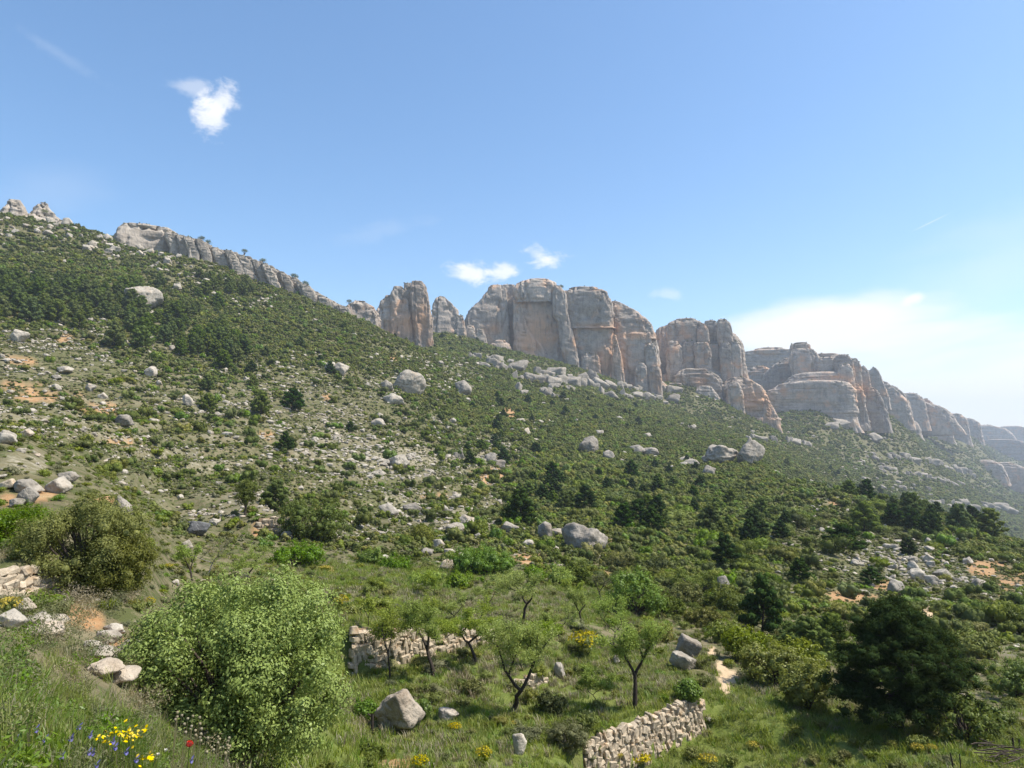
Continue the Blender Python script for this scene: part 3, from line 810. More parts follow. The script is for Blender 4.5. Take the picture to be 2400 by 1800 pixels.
B('buttress', [(1036, 2310, 2380), (1050, 2290, 2420), (1100, 2280, 2460)], 2200, c7, seed=62, strata=.2, back=80)
B('buttress', [(1086, 2338, 2366), (1098, 2328, 2386), (1135, 2322, 2394)], 1650, c7, seed=63)
B('buttress', [(1080, 2298, 2322), (1092, 2286, 2336), (1120, 2280, 2344)], 1600, c7, seed=64)
c8 = massif('ribbed grey rock band along the left ridge')
B2 = lambda *a, **k: buttress(*a, mat=M_RIDGE, **k)
B2('buttress', [(514, 302, 328), (521, 284, 362), (540, 268, 384), (575, 262, 396)], 468, c8, seed=70, lump=.1, back=25)
topl = [(330, 522), (370, 536), (430, 550), (480, 572), (560, 594), (620, 620), (680, 648), (720, 674), (770, 702), (800, 716)]
botl = [(330, 570), (370, 568), (440, 588), (480, 612), (560, 655), (640, 690), (700, 706), (760, 722), (800, 735)]
uu = 372
kk = 0
while uu < 792:
    wd = 19 + 9 * rnd.random()
    vt = np.interp(uu, *zip(*topl)) + 2 + rnd.uniform(-2, 3); vb = np.interp(uu, *zip(*botl)) + rnd.uniform(-2, 6)
    sl_ = (vb - vt) * 0.55
    B2('buttress', [(vt, uu - wd * .35, uu + wd * .3), (vt + (vb - vt) * .25, uu - wd * .45 + sl_ * .25, uu + wd * .55 + sl_ * .25),
                    (vb + 6, uu - wd * .5 + sl_, uu + wd * .62 + sl_)], 462 + rnd.uniform(-3, 5) - 0.03 * (uu - 372), c8, seed=100 + kk, lump=.10, foot=8, back=14)
    uu += wd * 0.62; kk += 1
c9 = massif('pointed rock pinnacle on the ridge near the left edge')
B2('buttress', [(462, 62, 72), (474, 56, 82), (488, 52, 94), (504, 48, 106), (525, 40, 114)], 506, c9, seed=90, lump=.12)
B2('buttress', [(490, 42, 60), (500, 30, 80), (522, 22, 90)], 503, c9, seed=91, lump=.14)
c10 = massif('rock pinnacle cut off by the left edge of the ridge')
B2('buttress', [(456, -14, 4), (478, -22, 14), (492, -30, 22), (520, -40, 30)], 508, c10, seed=92, lump=.12)


# ------------------------------------------------------------------ instancing helper
def scatter(name, pts, scl, rot, idx, protos, label):
    """points carrying one of the prototype meshes each (geometry nodes)"""
    coll = bpy.data.collections.new(name + '_kinds')
    for k, pm in enumerate(protos):
        po = bpy.data.objects.new('%s_kind_%02d' % (name, k), pm); coll.objects.link(po)
    me = bpy.data.meshes.new(name)
    n = len(pts)
    me.vertices.add(n); me.vertices.foreach_set('co', np.asarray(pts, np.float32).ravel())
    at = me.attributes.new('scl', 'FLOAT_VECTOR', 'POINT'); at.data.foreach_set('vector', np.asarray(scl, np.float32).reshape(n, 3).ravel())
    at = me.attributes.new('rot', 'FLOAT_VECTOR', 'POINT'); at.data.foreach_set('vector', np.asarray(rot, np.float32).ravel())
    at = me.attributes.new('idx', 'INT', 'POINT'); at.data.foreach_set('value', np.asarray(idx, np.int32))
    o = put(name, me)
    ng = bpy.data.node_groups.new(name, 'GeometryNodeTree')
    ng.interface.new_socket('Geometry', in_out='INPUT', socket_type='NodeSocketGeometry')
    ng.interface.new_socket('Geometry', in_out='OUTPUT', socket_type='NodeSocketGeometry')
    N = ng.nodes; L = ng.links
    gi = N.new('NodeGroupInput'); go = N.new('NodeGroupOutput')
    iop = N.new('GeometryNodeInstanceOnPoints'); ci = N.new('GeometryNodeCollectionInfo')
    ci.inputs['Collection'].default_value = coll
    ci.inputs['Separate Children'].default_value = True; ci.inputs['Reset Children'].default_value = True
    iop.inputs['Pick Instance'].default_value = True

    def named(k, ty):
        nd = N.new('GeometryNodeInputNamedAttribute'); nd.data_type = ty; nd.inputs['Name'].default_value = k
        return [s for s in nd.outputs if s.enabled and s.name == 'Attribute'][0]
    e2r = N.new('FunctionNodeEulerToRotation')
    L.new(named('rot', 'FLOAT_VECTOR'), e2r.inputs[0])
    L.new(gi.outputs[0], iop.inputs['Points']); L.new(ci.outputs[0], iop.inputs['Instance'])
    L.new(e2r.outputs[0], iop.inputs['Rotation']); L.new(named('scl', 'FLOAT_VECTOR'), iop.inputs['Scale'])
    L.new(named('idx', 'INT'), iop.inputs['Instance Index'])
    L.new(iop.outputs[0], go.inputs[0])
    md = o.modifiers.new('scatter', 'NODES'); md.node_group = ng
    return tag(o, label, kind='stuff')


# ------------------------------------------------------------------ prototypes
def ico(sub):
    bm = bmesh.new(); bmesh.ops.create_icosphere(bm, subdivisions=sub, radius=1)
    Vv = np.array([v.co[:] for v in bm.verts]); Ff = np.array([[v.index for v in f.verts] for f in bm.faces]); bm.free()
    return Vv / np.linalg.norm(Vv, axis=1, keepdims=True), Ff


ICO = {k: ico(k) for k in (1, 2, 3, 4, 5)}


def rock_mesh(name, seed, sub=3, mat=None, facets=9, boxy=0.8, p=12, rough=0.05, warm=0.0):
    """boulder of unit size (box -0.5..0.5) with broken facets"""
    g = np.random.default_rng(seed)
    d, f = ICO[sub]
    n = g.normal(size=(facets, 3)); n /= np.linalg.norm(n, axis=1, keepdims=True)
    h = g.uniform(0.62, 1.0, facets)
    ax = np.concatenate([np.eye(3), -np.eye(3)]); q = np.linalg.qr(g.normal(size=(3, 3)) * 0.35 + np.eye(3))[0]
    n = np.concatenate([n, ax @ q.T]); h = np.concatenate([h, np.full(6, boxy) * g.uniform(.9, 1.1, 6)])
    s = np.maximum(d @ n.T / h, 0)
    r = 1 / np.power(np.sum(s ** p, 1), 1 / p)
    V_ = d * r[:, None]
    nz = fbm(V_[:, 0] * 2.2 + seed, V_[:, 1] * 2.2, V_[:, 2] * 2.2, 4, seed) * rough * 2
    cr = -np.abs(fbm(V_[:, 0] * 1.4 + seed * 3, V_[:, 1] * 1.4, V_[:, 2] * 2.4, 2, seed + 9)); cr = np.maximum(cr + .06, 0) * 1.5
    V_ = V_ * (1 + nz - cr * (1 if sub >= 3 else 0))[:, None]
    lo, hi = V_.min(0), V_.max(0)
    V_ = (V_ - (lo + hi) / 2) / (hi - lo)
    return mesh_arrays(name, V_, f, [mat or M_BOULDER], sub > 2, {'warm': np.full(len(V_), warm)})


def cores(C, rad, g, squash=1.0, floor=None, sub=1):
    """the dense twig-and-leaf heart of each boss: rough closed lumps"""
    d, f = ICO[sub]
    n = len(C)
    V_ = np.asarray(C)[:, None] + d[None] * (np.asarray(rad)[:, None] * g.uniform(.75, 1.12, (n, len(d))))[:, :, None] * np.array([1, 1, squash])
    F_ = (np.arange(n)[:, None, None] * len(d) + f[None]).reshape(-1, 3)
    V_ = V_.reshape(-1, 3)
    if floor is not None: V_[:, 2] = np.maximum(V_[:, 2], floor)
    return V_, F_


def shrub_mesh(name, seed, n, leaf, mat, lumps=7, flat=0.75, narrow=0.6, spread=0.30, solid=0.84):
    """leafy cushion of unit width standing on z = 0"""
    g = np.random.default_rng(seed)
    a = g.uniform(0, 2 * np.pi, lumps); rad = spread * np.sqrt(g.uniform(0, 1, lumps))
    lc = np.stack([np.cos(a) * rad, np.sin(a) * rad, g.uniform(0.16, 0.42, lumps) * flat * 1.3], -1)
    lr_ = g.uniform(0.16, 0.28, lumps)
    k = g.integers(0, lumps, n)
    d = g.normal(size=(n, 3)); d /= np.linalg.norm(d, axis=1, keepdims=True)
    rr = lr_[k] * (1 - 0.45 * g.uniform(0, 1, n) ** 2)
    C = lc[k] + d * rr[:, None] * np.array([1, 1, 0.85])
    C[:, 2] = np.maximum(C[:, 2], 0.02 + 0.05 * g.uniform(0, 1, n))
    Nn = d + g.normal(size=(n, 3)) * 0.6 + np.array([0, 0, 0.35])
    V_, F_ = leaf_quads(C, Nn, leaf, leaf * narrow, g)
    if not solid: return mesh_arrays(name, V_, F_, [mat])
    cv, cf = cores(lc, lr_ * solid * np.ones(lumps), g, 0.85, 0.0)
    return mesh_arrays(name, np.concatenate([V_, cv]), [F_, cf + len(V_)], [mat])


def grass_mesh(name, seed, n, height, mat, spread=0.12, width=0.008, lean=0.5, seeds=None):
    g = np.random.default_rng(seed)
    a = g.uniform(0, 2 * np.pi, n); rad = spread * np.sqrt(g.uniform(0, 1, n))
    b = np.stack([np.cos(a) * rad, np.sin(a) * rad, np.full(n, -0.02)], -1)
    h = height * g.uniform(0.55, 1.15, n)
    ld = g.uniform(0, 2 * np.pi, n); le = lean * g.uniform(0.2, 1, n) * h
    L_ = np.stack([np.cos(ld), np.sin(ld), 0 * ld], -1)
    s = np.stack([-np.sin(ld), np.cos(ld), 0 * ld], -1)
    up = np.array([0, 0, 1.0])
    m1 = b + L_ * (le * .3)[:, None] + up * (h * .55)[:, None]
    tip = b + L_ * le[:, None] + up * h[:, None]
    wv = (width * g.uniform(.7, 1.3, n))[:, None]
    V_ = np.stack([b - s * wv, b + s * wv, m1 + s * wv * .75, m1 - s * wv * .75, tip], 1).reshape(-1, 3)
    i = np.arange(n)[:, None] * 5
    return mesh_arrays(name, V_, [i + np.array([[0, 1, 2, 3]]), i + np.array([[3, 2, 4]])], [mat])


def pine_parts(seed, n, leaf, mat, sparse=0.0):
    """trunk mesh and crown mesh of a small Aleppo pine of unit height"""
    g = np.random.default_rng(seed)
    k = 7
    zt = np.linspace(-0.04, 0.86, k)
    tr = [(np.stack([0.02 * np.sin(zt * 5 + seed), 0.02 * np.cos(zt * 4 + seed), zt], -1), np.linspace(0.028, 0.006, k))]
    C = []; W_ = []
    nl = 26
    for q_ in range(nl):
        f = (q_ + g.uniform(0, 1)) / nl
        z0 = 0.09 + 0.76 * f
        L_ = 0.44 * np.interp(f, [0, .12, .35, .7, 1], [.75, 1, .92, .55, .16]) * g.uniform(0.75, 1.1)
        a = q_ * 2.4 + g.uniform(-.4, .4)
        e = np.array([math.cos(a) * L_, math.sin(a) * L_, 0.10 + 0.10 * g.uniform() * f])
        p0 = np.array([0.02 * math.sin(z0 * 5 + seed), 0.02 * math.cos(z0 * 4 + seed), z0])
        tr.append((np.stack([p0, p0 + e * .55 + [0, 0, -.01], p0 + e]), np.array([0.009, 0.006, 0.002])))
        for tt_ in (0.5, 0.8, 1.0):
            C.append(p0 + e * tt_); W_.append(0.085 + 0.05 * g.uniform() + 0.02 * (1 - f))
    C.append(np.array([0, 0, .92])); W_.append(.06); C.append(np.array([0, 0, .86])); W_.append(.08)
    C = np.array(C); W_ = np.array(W_)
    i = g.integers(0, len(C), n)
    d = g.normal(size=(n, 3)); d /= np.linalg.norm(d, axis=1, keepdims=True)
    P_ = C[i] + d * (W_[i] * g.uniform(.35, 1, n) ** .6)[:, None] * np.array([1, 1, .8])
    V_, F_ = leaf_quads(P_, d + g.normal(size=(n, 3)) * .7 + [0, 0, .3], leaf, leaf * .5, g)
    tv, tf = tubes(tr, 5)
    cv, cf = cores(C, W_ * .72, g, .8, .03)
    return mesh_arrays('trunk', tv, tf, [M_DARKBARK], True), mesh_arrays('crown', np.concatenate([V_, cv]), [F_, cf + len(V_)], [mat])


def broad_parts(seed, n, leaf, mat, bark, lumps=12, narrow=.6):
    """trunk and crown of a rounded broadleaf bush-tree of unit height"""
    g = np.random.default_rng(seed)
    tr = []
    C = []
    for q_ in range(lumps):
        a = q_ * 2.4; rad = .34 * math.sqrt((q_ + .5) / lumps)
        c_ = np.array([math.cos(a) * rad, math.sin(a) * rad, .70 - .9 * rad * rad * 2 + g.uniform(-.1, .1)])
        C.append(c_)
        tr.append((np.stack([[0.02 * math.cos(a), .02 * math.sin(a), -.04], c_ * [.4, .4, .45], c_]), np.array([.022, .013, .004])))
    C = np.array(C); W_ = g.uniform(.13, .22, lumps)
    i = g.integers(0, lumps, n)
    d = g.normal(size=(n, 3)); d /= np.linalg.norm(d, axis=1, keepdims=True)
    P_ = C[i] + d * (W_[i] * g.uniform(.25, 1, n) ** .5)[:, None]
    P_[:, 2] = np.maximum(P_[:, 2], .05)
    V_, F_ = leaf_quads(P_, d + g.normal(size=(n, 3)) * .6 + [0, 0, .3], leaf, leaf * narrow, g)
    tv, tf = tubes(tr, 5)
    return mesh_arrays('trunk', tv, tf, [bark], True), mesh_arrays('crown', V_, F_, [mat])


# ------------------------------------------------------------------ broken rock ledges on the slopes
LEDGE_ROCK = [rock_mesh('rock', 560 + q_, 4, M_GREY, 9, .74, 26, .08) for q_ in range(8)]


def ledge(pts, seed, jut=2.5, label=None):
    """a low band of broken rock along the slope: pts = (u, v_top, v_bottom)"""
    g = random.Random(seed * 7 + 1)
    root = tag(put('rock_ledge', None), label, kind='structure')
    u = pts[0][0]
    while u < pts[-1][0]:
        vt = np.interp(u, [p[0] for p in pts], [p[1] for p in pts]); vb = np.interp(u, [p[0] for p in pts], [p[2] for p in pts])
        hp = (vb - vt) * g.uniform(.45, 1.45); wp = max(hp * g.uniform(.7, 2.3), 7)
        x, y, z, r = hit(u, vb + g.uniform(-4, 4))
        if g.random() > .15 and r < 3000:
            k_ = r / FPX
            put('rock', LEDGE_ROCK[g.randrange(8)], root, (x, y + wp * k_ * .25, z + hp * k_ * .28), (g.uniform(-.12, .12), g.uniform(-.1, .22), g.uniform(-.35, .35)), (wp * k_ * 1.15, wp * k_ * g.uniform(.6, 1.0), hp * k_ * 1.45))
        u += wp * g.uniform(.35, .9)
    return root


ledge([(1130, 846, 862), (1200, 850, 868), (1290, 866, 884), (1400, 878, 897)], 1, 2.5, 'upper jointed ledge below the central cliff')
ledge([(1205, 872, 888), (1300, 884, 906), (1420, 894, 912), (1590, 900, 918)], 2, 2.5, 'long middle ledge below the central cliff')
ledge([(1215, 905, 920), (1300, 915, 932), (1360, 930, 946)], 3, 2, 'lowest short ledge below the central cliff')
ledge([(1755, 1018, 1028), (1840, 1024, 1040), (1900, 1040, 1050)], 4, 2.5, 'low ledge on the far slope below the layered cliff')
ledge([(1950, 985, 1004), (2010, 975, 1000), (2060, 985, 1010)], 5, 3, 'dark ledge below the layered cliff')
ledge([(2080, 1064, 1072), (2200, 1082, 1092), (2290, 1110, 1118)], 6, 2, 'thin upper ledge on the far right slope')
ledge([(2060, 1096, 1102), (2170, 1112, 1120), (2280, 1140, 1148)], 7, 2, 'thin lower ledge on the far right slope')
ledge([(2170, 1176, 1186), (2280, 1182, 1194), (2398, 1190, 1204)], 8, 3, 'pinkish ledge low on the far right slope')
ledge([(1100, 826, 838), (1160, 834, 848), (1230, 846, 860)], 10, 2, 'short rocky step at the left foot of the central cliff')
ledge([(1290, 898, 910), (1400, 914, 930), (1500, 922, 934), (1580, 930, 946)], 11, 2, 'broken lower ledge under the central cliff')
ledge([(1030, 1050, 1064), (1100, 1058, 1080), (1170, 1075, 1092)], 9, 1.2, 'short jointed outcrop above the orange soil scar')


# ------------------------------------------------------------------ sampling the slopes
def sample(n, r0, r1, u0, u1, dens, seed, visible=False):
    """random points over the slope area between r0 and r1, kept with probability dens(u, v, x, y, r)"""
    g = np.random.default_rng(seed)
    t0 = math.atan((u0 - 1200) / FPX); t1 = math.atan((u1 - 1200) / FPX)
    th = g.uniform(t0, t1, n); r = np.sqrt(g.uniform(r0 * r0, r1 * r1, n))
    x, y = np.sin(th) * r, np.cos(th) * r
    z = tz(x, y); u, v = project(x, y, z)
    keep = g.uniform(0, 1, n) < dens(u, v, x, y, r)
    if visible:
        keep &= (z / r >= tz(x, y, RUNMAX) - 0.006)
    return np.stack([x, y, z], -1)[keep], u[keep], v[keep], r[keep]


def area_n(r0, r1, u0, u1, per_m2):
    return int(per_m2 * 0.5 * (r1 * r1 - r0 * r0) * (math.atan((u1 - 1200) / FPX) - math.atan((u0 - 1200) / FPX)))


def thin(P_, dmin, keep_n=None, r=None):
    """greedy minimum distance; dmin may be an array"""
    out = []
    d = np.broadcast_to(np.asarray(dmin, float), len(P_))
    for i in range(len(P_)):
        if out:
            q_ = P_[out]
            if np.min(np.hypot(q_[:, 0] - P_[i, 0], q_[:, 1] - P_[i, 1]) - d[i]) < 0: continue
        out.append(i)
        if keep_n and len(out) >= keep_n: break
    return np.array(out, int)

# ------------------------------------------------------------------ scrub, stones and grass that nobody could count
ROCKZ = [(120, 550, 160, 50), (420, 620, 90, 60), (300, 590, 120, 40), (600, 710, 60, 30), (2080, 1120, 90, 60), (2150, 1180, 80, 50), (900, 1090, 150, 60), (1010, 1215, 140, 40), (1100, 1245, 120, 24), (760, 1040, 160, 50),
         (2120, 1310, 160, 50), (2200, 1380, 120, 40), (2370, 1480, 40, 80), (650, 900, 160, 60), (1060, 880, 70, 60), (900, 900, 80, 40), (2050, 1080, 100, 40), (1100, 1070, 80, 40), (560, 960, 160, 40), (130, 790, 140, 50), (1560, 1090, 80, 30), (1250, 1010, 60, 40)]
OPEN = [(150, 930, 330, 90), (480, 1060, 420, 110), (900, 1100, 200, 90), (2000, 1330, 200, 80), (2300, 1400, 120, 120), (60, 830, 200, 60), (800, 960, 200, 60), (2150, 1280, 180, 50), (1150, 1080, 80, 60), (1900, 1240, 150, 40)]
DENSE = [(150, 650, 320, 130), (600, 720, 250, 80), (1330, 1050, 260, 130), (1600, 1180, 300, 120), (2150, 1190, 250, 50), (1700, 1400, 260, 130), (1250, 950, 250, 80), (1050, 780, 90, 60), (2330, 1280, 120, 40), (2300, 1480, 120, 80)]


def bare(x, y):
    return np.clip(tz(x, y, a_soil) * 0.6 + tz(x, y, a_path) * 1.0, 0, 1)


def wall_clear(x, y):
    """0 on and just in front of the stone walls"""
    k = np.ones(np.shape(x))
    for P0, P1, _, _ in WALLS.values():
        s_, p_, L_ = seg_param(P0, P1, x, y)
        k = np.where((s_ > -0.3) & (s_ < L_ + 0.3) & (p_ > -0.3) & (p_ < 0.08), 0, k)
    return k


def d_scrub(u, v, x, y, r):
    patch = 1.0 * fbm(x / 26, y / 26, 0, 3, 61) + 0.55 * fbm(x / 7, y / 7, 0, 2, 62)
    o = blobs(u, v, OPEN); de = blobs(u, v, DENSE)
    k = 0.68 + 0.80 * patch - 0.22 * o + 0.50 * de
    k = k * (1 - 0.5 * blobs(u, v, ROCKZ)) * (1 - bare(x, y)) * (1 - 0.65 * tz(x, y, a_pale)) * (1 - 0.40 * tz(x, y, a_grass) * (r < 70))
    return np.clip(k, 0, 1) * wall_clear(x, y)


SCRUB_KINDS = [shrub_mesh('scrub_kind', 200 + k, 150, 0.125, mm, 6, fl, .62) for k, (mm, fl) in enumerate(
    [(M_MAQUIS, .8), (M_MAQUIS, .65), (M_MAQUIS, .9), (M_DARKSHRUB, .8), (M_BRIGHT, .6), (M_YELLOWGREEN, .6), (M_GREYSCRUB, .5), (M_GREYSCRUB, .6)])]


def scrub_band(r0, r1, per, s0, s1, u0, u1, seed):
    P_, u, v, r = sample(area_n(r0, r1, u0, u1, per), r0, r1, u0, u1, d_scrub, seed)
    g = np.random.default_rng(seed + 500)
    n = len(P_)
    o = blobs(u, v, OPEN)
    de = blobs(u, v, DENSE)
    zone = fbm(P_[:, 0] / 40, P_[:, 1] / 40, 0, 2, 71)
    rv = g.uniform(0, 1, n)
    pgrey = np.clip(0.30 + 0.45 * o - 0.25 * de - .2 * sstep(200, 400, r), 0.06, 0.8)
    pbr = np.clip(0.14 + 0.5 * np.maximum(zone, 0), 0, .4)
    idx = np.where(rv < pgrey, g.integers(6, 8, n), np.where(rv < pgrey + (1 - pgrey) * pbr, g.integers(4, 6, n), g.integers(0, 4, n)))
    size = g.uniform(s0, s1, n) * (1 - 0.35 * o) * np.where(idx >= 6, .75, 1) * (0.6 + 0.9 * g.uniform(0, 1, n) ** 2) * (1 + .35 * de)
    sc_ = np.stack([size, size, size * g.uniform(.75, 1.25, n)], -1)
    rot = np.stack([g.uniform(-.15, .15, n), g.uniform(-.15, .15, n), g.uniform(0, 6.28, n)], -1)
    P_ = P_ - np.array([0, 0, 1.0]) * (size * .06)[:, None]
    return P_, sc_, rot, idx


NEAR_SCRUB = [shrub_mesh('near_scrub_kind', 220 + k, 520, 0.07, mm, 7, fl, .55, solid=.5) for k, (mm, fl) in enumerate(
    [(M_MAQUIS, .8), (M_MAQUIS, .65), (M_MAQUIS, .9), (M_DARKSHRUB, .8), (M_BRIGHT, .6), (M_YELLOWGREEN, .6), (M_GREYSCRUB, .5), (M_GREYSCRUB, .6)])]
scatter('near_scrub', *scrub_band(14, 62, 2.4, .30, .75, -600, 3000, 1), NEAR_SCRUB, 'small leafy scrub between the terraces and the grass')


def cushion_band(r0, r1, per, s0, s1, seed):
    P_, u, v, r = sample(area_n(r0, r1, -600, 3000, per), r0, r1, -600, 3000, lambda u, v, x, y, r: np.clip(.25 + .75 * blobs(u, v, OPEN) + .5 * fbm(x / 8, y / 8, 0, 2, 171), 0, 1) * (1 - bare(x, y)) * (1 - tz(x, y, a_grass)), seed)
    g = np.random.default_rng(seed + 70); n = len(P_)
    size = g.uniform(s0, s1, n)
    return P_, np.stack([size * 1.3, size * 1.3, size], -1), np.stack([0 * size, 0 * size, g.uniform(0, 6.28, n)], -1), g.integers(0, 4, n)


CUSHION = [shrub_mesh('cushion_kind', 260 + k, 60, .17, mm, 4, .45, .6) for k, mm in enumerate([M_GREYSCRUB, M_GREYSCRUB, M_MAQUIS, M_DARKSHRUB])]
bb = [np.concatenate(k) for k in zip(cushion_band(60, 130, 1.8, .25, .6, 51), cushion_band(130, 300, .75, .4, .95, 52))]
scatter('cushion_scrub', *bb, CUSHION, 'grey-green cushion plants dotting the stony slope')
bands = [scrub_band(62, 130, 2.0, .5, 1.35, -600, 3000, 2), scrub_band(130, 220, 1.15, .8, 1.9, -600, 3000, 22),
         scrub_band(220, 530, 0.62, 1.1, 2.6, -600, 3000, 3)]
bb = [np.concatenate(k) for k in zip(*bands)]
scatter('scrub', *bb, SCRUB_KINDS, 'low green scrub covering the near hillside')
P_ = np.concatenate(CLIFF_PLANTS); g = np.random.default_rng(909); n = len(P_)
size = g.uniform(.8, 2.4, n) * np.clip(np.hypot(P_[:, 0], P_[:, 1]) / 800, .6, 2)
scatter('cliff_plants', P_ - np.array([0, 0, .1]), np.stack([size, size, size * g.uniform(.6, 1.1, n)], -1), np.stack([0 * size, 0 * size, g.uniform(0, 6.28, n)], -1), g.integers(0, 4, n), SCRUB_KINDS[:4], 'dark shrubs rooted on the ledges and tops of the cliffs')
far = [scrub_band(520, 900, 0.30, 2.0, 4.2, 850, 3000, 4), scrub_band(900, 1500, 0.11, 3.0, 6.4, 1500, 3000, 5), scrub_band(1500, 3300, 0.022, 5.0, 11.0, 1900, 3000, 6)]
bb = [np.concatenate(k) for k in zip(*far)]
scatter('far_scrub', *bb, SCRUB_KINDS[:6], 'dark green scrub covering the far slope below the cliffs')

def big_band(r0, r1, per, s0, s1, u0, u1, seed):
    def dd(u, v, x, y, r):
        return np.clip(0.16 + 0.9 * blobs(u, v, DENSE) - .12 * blobs(u, v, OPEN) + .55 * fbm(x / 30, y / 30, 0, 3, 163), 0, 1) * (1 - bare(x, y)) * (1 - tz(x, y, a_grass)) * wall_clear(x, y)
    P_, u, v, r = sample(area_n(r0, r1, u0, u1, per), r0, r1, u0, u1, dd, seed)
    g = np.random.default_rng(seed + 1500); n = len(P_)
    size = s0 + (s1 - s0) * g.uniform(0, 1, n) ** 2
    return P_ - np.array([0, 0, 1.0]) * (size * .06)[:, None], np.stack([size, size, size * g.uniform(.8, 1.3, n)], -1), np.stack([0 * size, 0 * size, g.uniform(0, 6.28, n)], -1), g.integers(0, 5, n)


BIG_KINDS = [shrub_mesh('big_scrub_kind', 240 + k, 420, 0.082, mm, 9, .85, .62) for k, mm in enumerate([M_MAQUIS, M_DARKSHRUB, M_DARKSHRUB, M_PINE, M_BRIGHT])]
bb = [np.concatenate(k) for k in zip(big_band(62, 150, .15, 1.2, 3.0, -600, 3000, 31), big_band(150, 540, .095, 1.8, 4.4, -600, 3000, 32), big_band(540, 1300, .016, 3.0, 6.0, 850, 2600, 33))]
scatter('tall_scrub', *bb, BIG_KINDS, 'taller dark bushes dotted through the scrub of the slopes')



def d_stone(u, v, x, y, r):
    k = 0.045 + 0.50 * blobs(u, v, ROCKZ) + 0.30 * tz(x, y, a_pale) + 0.14 * fbm(x / 12, y / 12, 0, 3, 81) - .15 * tz(x, y, a_grass) + 0.07 * blobs(u, v, OPEN)
    return np.clip(k, 0, 1) * wall_clear(x, y) * (1 - tz(x, y, a_path))


STONE_KINDS = [rock_mesh('stone_kind', 300 + k, 3, M_BOULDER, 9, .8, 20, .07) for k in range(7)]


def stone_band(r0, r1, per, s0, s1, u0, u1, seed):
    P_, u, v, r = sample(area_n(r0, r1, u0, u1, per), r0, r1, u0, u1, d_stone, seed)
    g = np.random.default_rng(seed + 900); n = len(P_)
    size = s0 + (s1 - s0) * g.uniform(0, 1, n) ** 3.2
    sc_ = np.stack([size * g.uniform(.8, 1.6, n), size * g.uniform(.8, 1.3, n), size * g.uniform(.45, .95, n)], -1)
    rot = np.stack([g.uniform(-.3, .3, n), g.uniform(-.3, .3, n), g.uniform(0, 6.28, n)], -1)
    P_ = P_ + np.array([0, 0, 1.0]) * (sc_[:, 2] * .22)[:, None]
    return P_, sc_, rot, g.integers(0, 7, n)


bb = [np.concatenate(k) for k in zip(stone_band(10, 62, 1.6, .08, .38, -600, 3000, 11), stone_band(62, 140, 1.1, .12, .85, -600, 3000, 12), stone_band(140, 300, .45, .22, 1.5, -600, 3000, 13),
                                     stone_band(300, 540, .13, .5, 2.6, -150, 1500, 14), stone_band(300, 1200, .02, 1.2, 5.0, 1200, 2550, 15))]
def d_rows(u, v, x, y, r):
    return np.clip(tz(x, y, TERR_RISER) * sstep(-.15, .25, fbm(x / 14, y / 14, 0, 2, 181)), 0, 1)


def row_band(r0, r1, per, s0, s1, seed):
    P_, u, v, r = sample(area_n(r0, r1, -100, 1300, per), r0, r1, -100, 1300, d_rows, seed)
    g = np.random.default_rng(seed + 11); n = len(P_)
    size = g.uniform(s0, s1, n)
    return P_ + np.array([0, 0, 1.0]) * (size * .15)[:, None], np.stack([size * g.uniform(1, 1.7, n), size, size * g.uniform(.5, .9, n)], -1), np.stack([g.uniform(-.3, .3, n), g.uniform(-.3, .3, n), g.uniform(0, 6.28, n)], -1), g.integers(0, 7, n)


rb = [np.concatenate(k) for k in zip(row_band(66, 150, .8, .2, .55, 61), row_band(150, 280, .5, .3, .9, 62))]
scatter('terrace_rubble', *rb, STONE_KINDS, 'rows of tumbled stones left from old terrace walls across the slope')
scatter('loose_stones', *bb, STONE_KINDS, 'pale loose limestone stones strewn over the slopes')

GRASS_KINDS = [grass_mesh('tuft_kind', 400 + k, 26, .34, mm, .16, .009, .55) for k, mm in enumerate([M_GRASS, M_GRASS, M_GRASS, M_HERB, M_DRYGRASS])]


def d_meadow(u, v, x, y, r):
    gk = tz(x, y, a_grass)
    return np.clip(gk * (0.75 + 0.5 * fbm(x / 3, y / 3, 0, 2, 91)) + 0.10, 0, 1) * (1 - bare(x, y)) * wall_clear(x, y)


P_, u, v, r = sample(area_n(9, 64, 500, 2550, 20), 9, 64, 500, 2550, d_meadow, 31)
g = np.random.default_rng(77); n = len(P_)
dry = fbm(P_[:, 0] / 5, P_[:, 1] / 5, 0, 2, 97)
idx = np.where(g.uniform(0, 1, n) < np.clip(.22 + .6 * dry, .05, .7), 4, g.integers(0, 4, n))
size = g.uniform(.6, 1.35, n)
scatter('meadow_grass', P_, np.stack([size * 1.2, size * 1.2, size * g.uniform(.35, .85, n)], -1), np.stack([0 * size, 0 * size, g.uniform(0, 6.28, n)], -1), idx, GRASS_KINDS, 'green grass on the terraces around the almond trees')

NEAR_KINDS = [grass_mesh('bank_tuft_kind', 430 + k, nn, hh, mm, sp, wd, le) for k, (nn, hh, mm, sp, wd, le) in enumerate(
    [(34, .34, M_GRASS, .10, .0040, .7), (34, .30, M_GRASS, .12, .0045, .8), (26, .42, M_GRASS, .10, .0030, .5), (24, .30, M_HERB, .10, .0075, .9), (22, .36, M_DRYGRASS, .10, .0028, .6), (24, .26, M_GREYSCRUB, .09, .006, .9)])]
NEAR_KINDS += [shrub_mesh('bank_herb_kind', 470, 260, .10, M_HERB, 5, .8, .35, solid=0), shrub_mesh('bank_herb_kind', 471, 260, .08, M_GREYSCRUB, 5, .9, .3, solid=0)]
EDGE_U = lambda v: np.interp(v, [1570, 1640, 1710, 1760, 1810], [0, 130, 290, 400, 500])


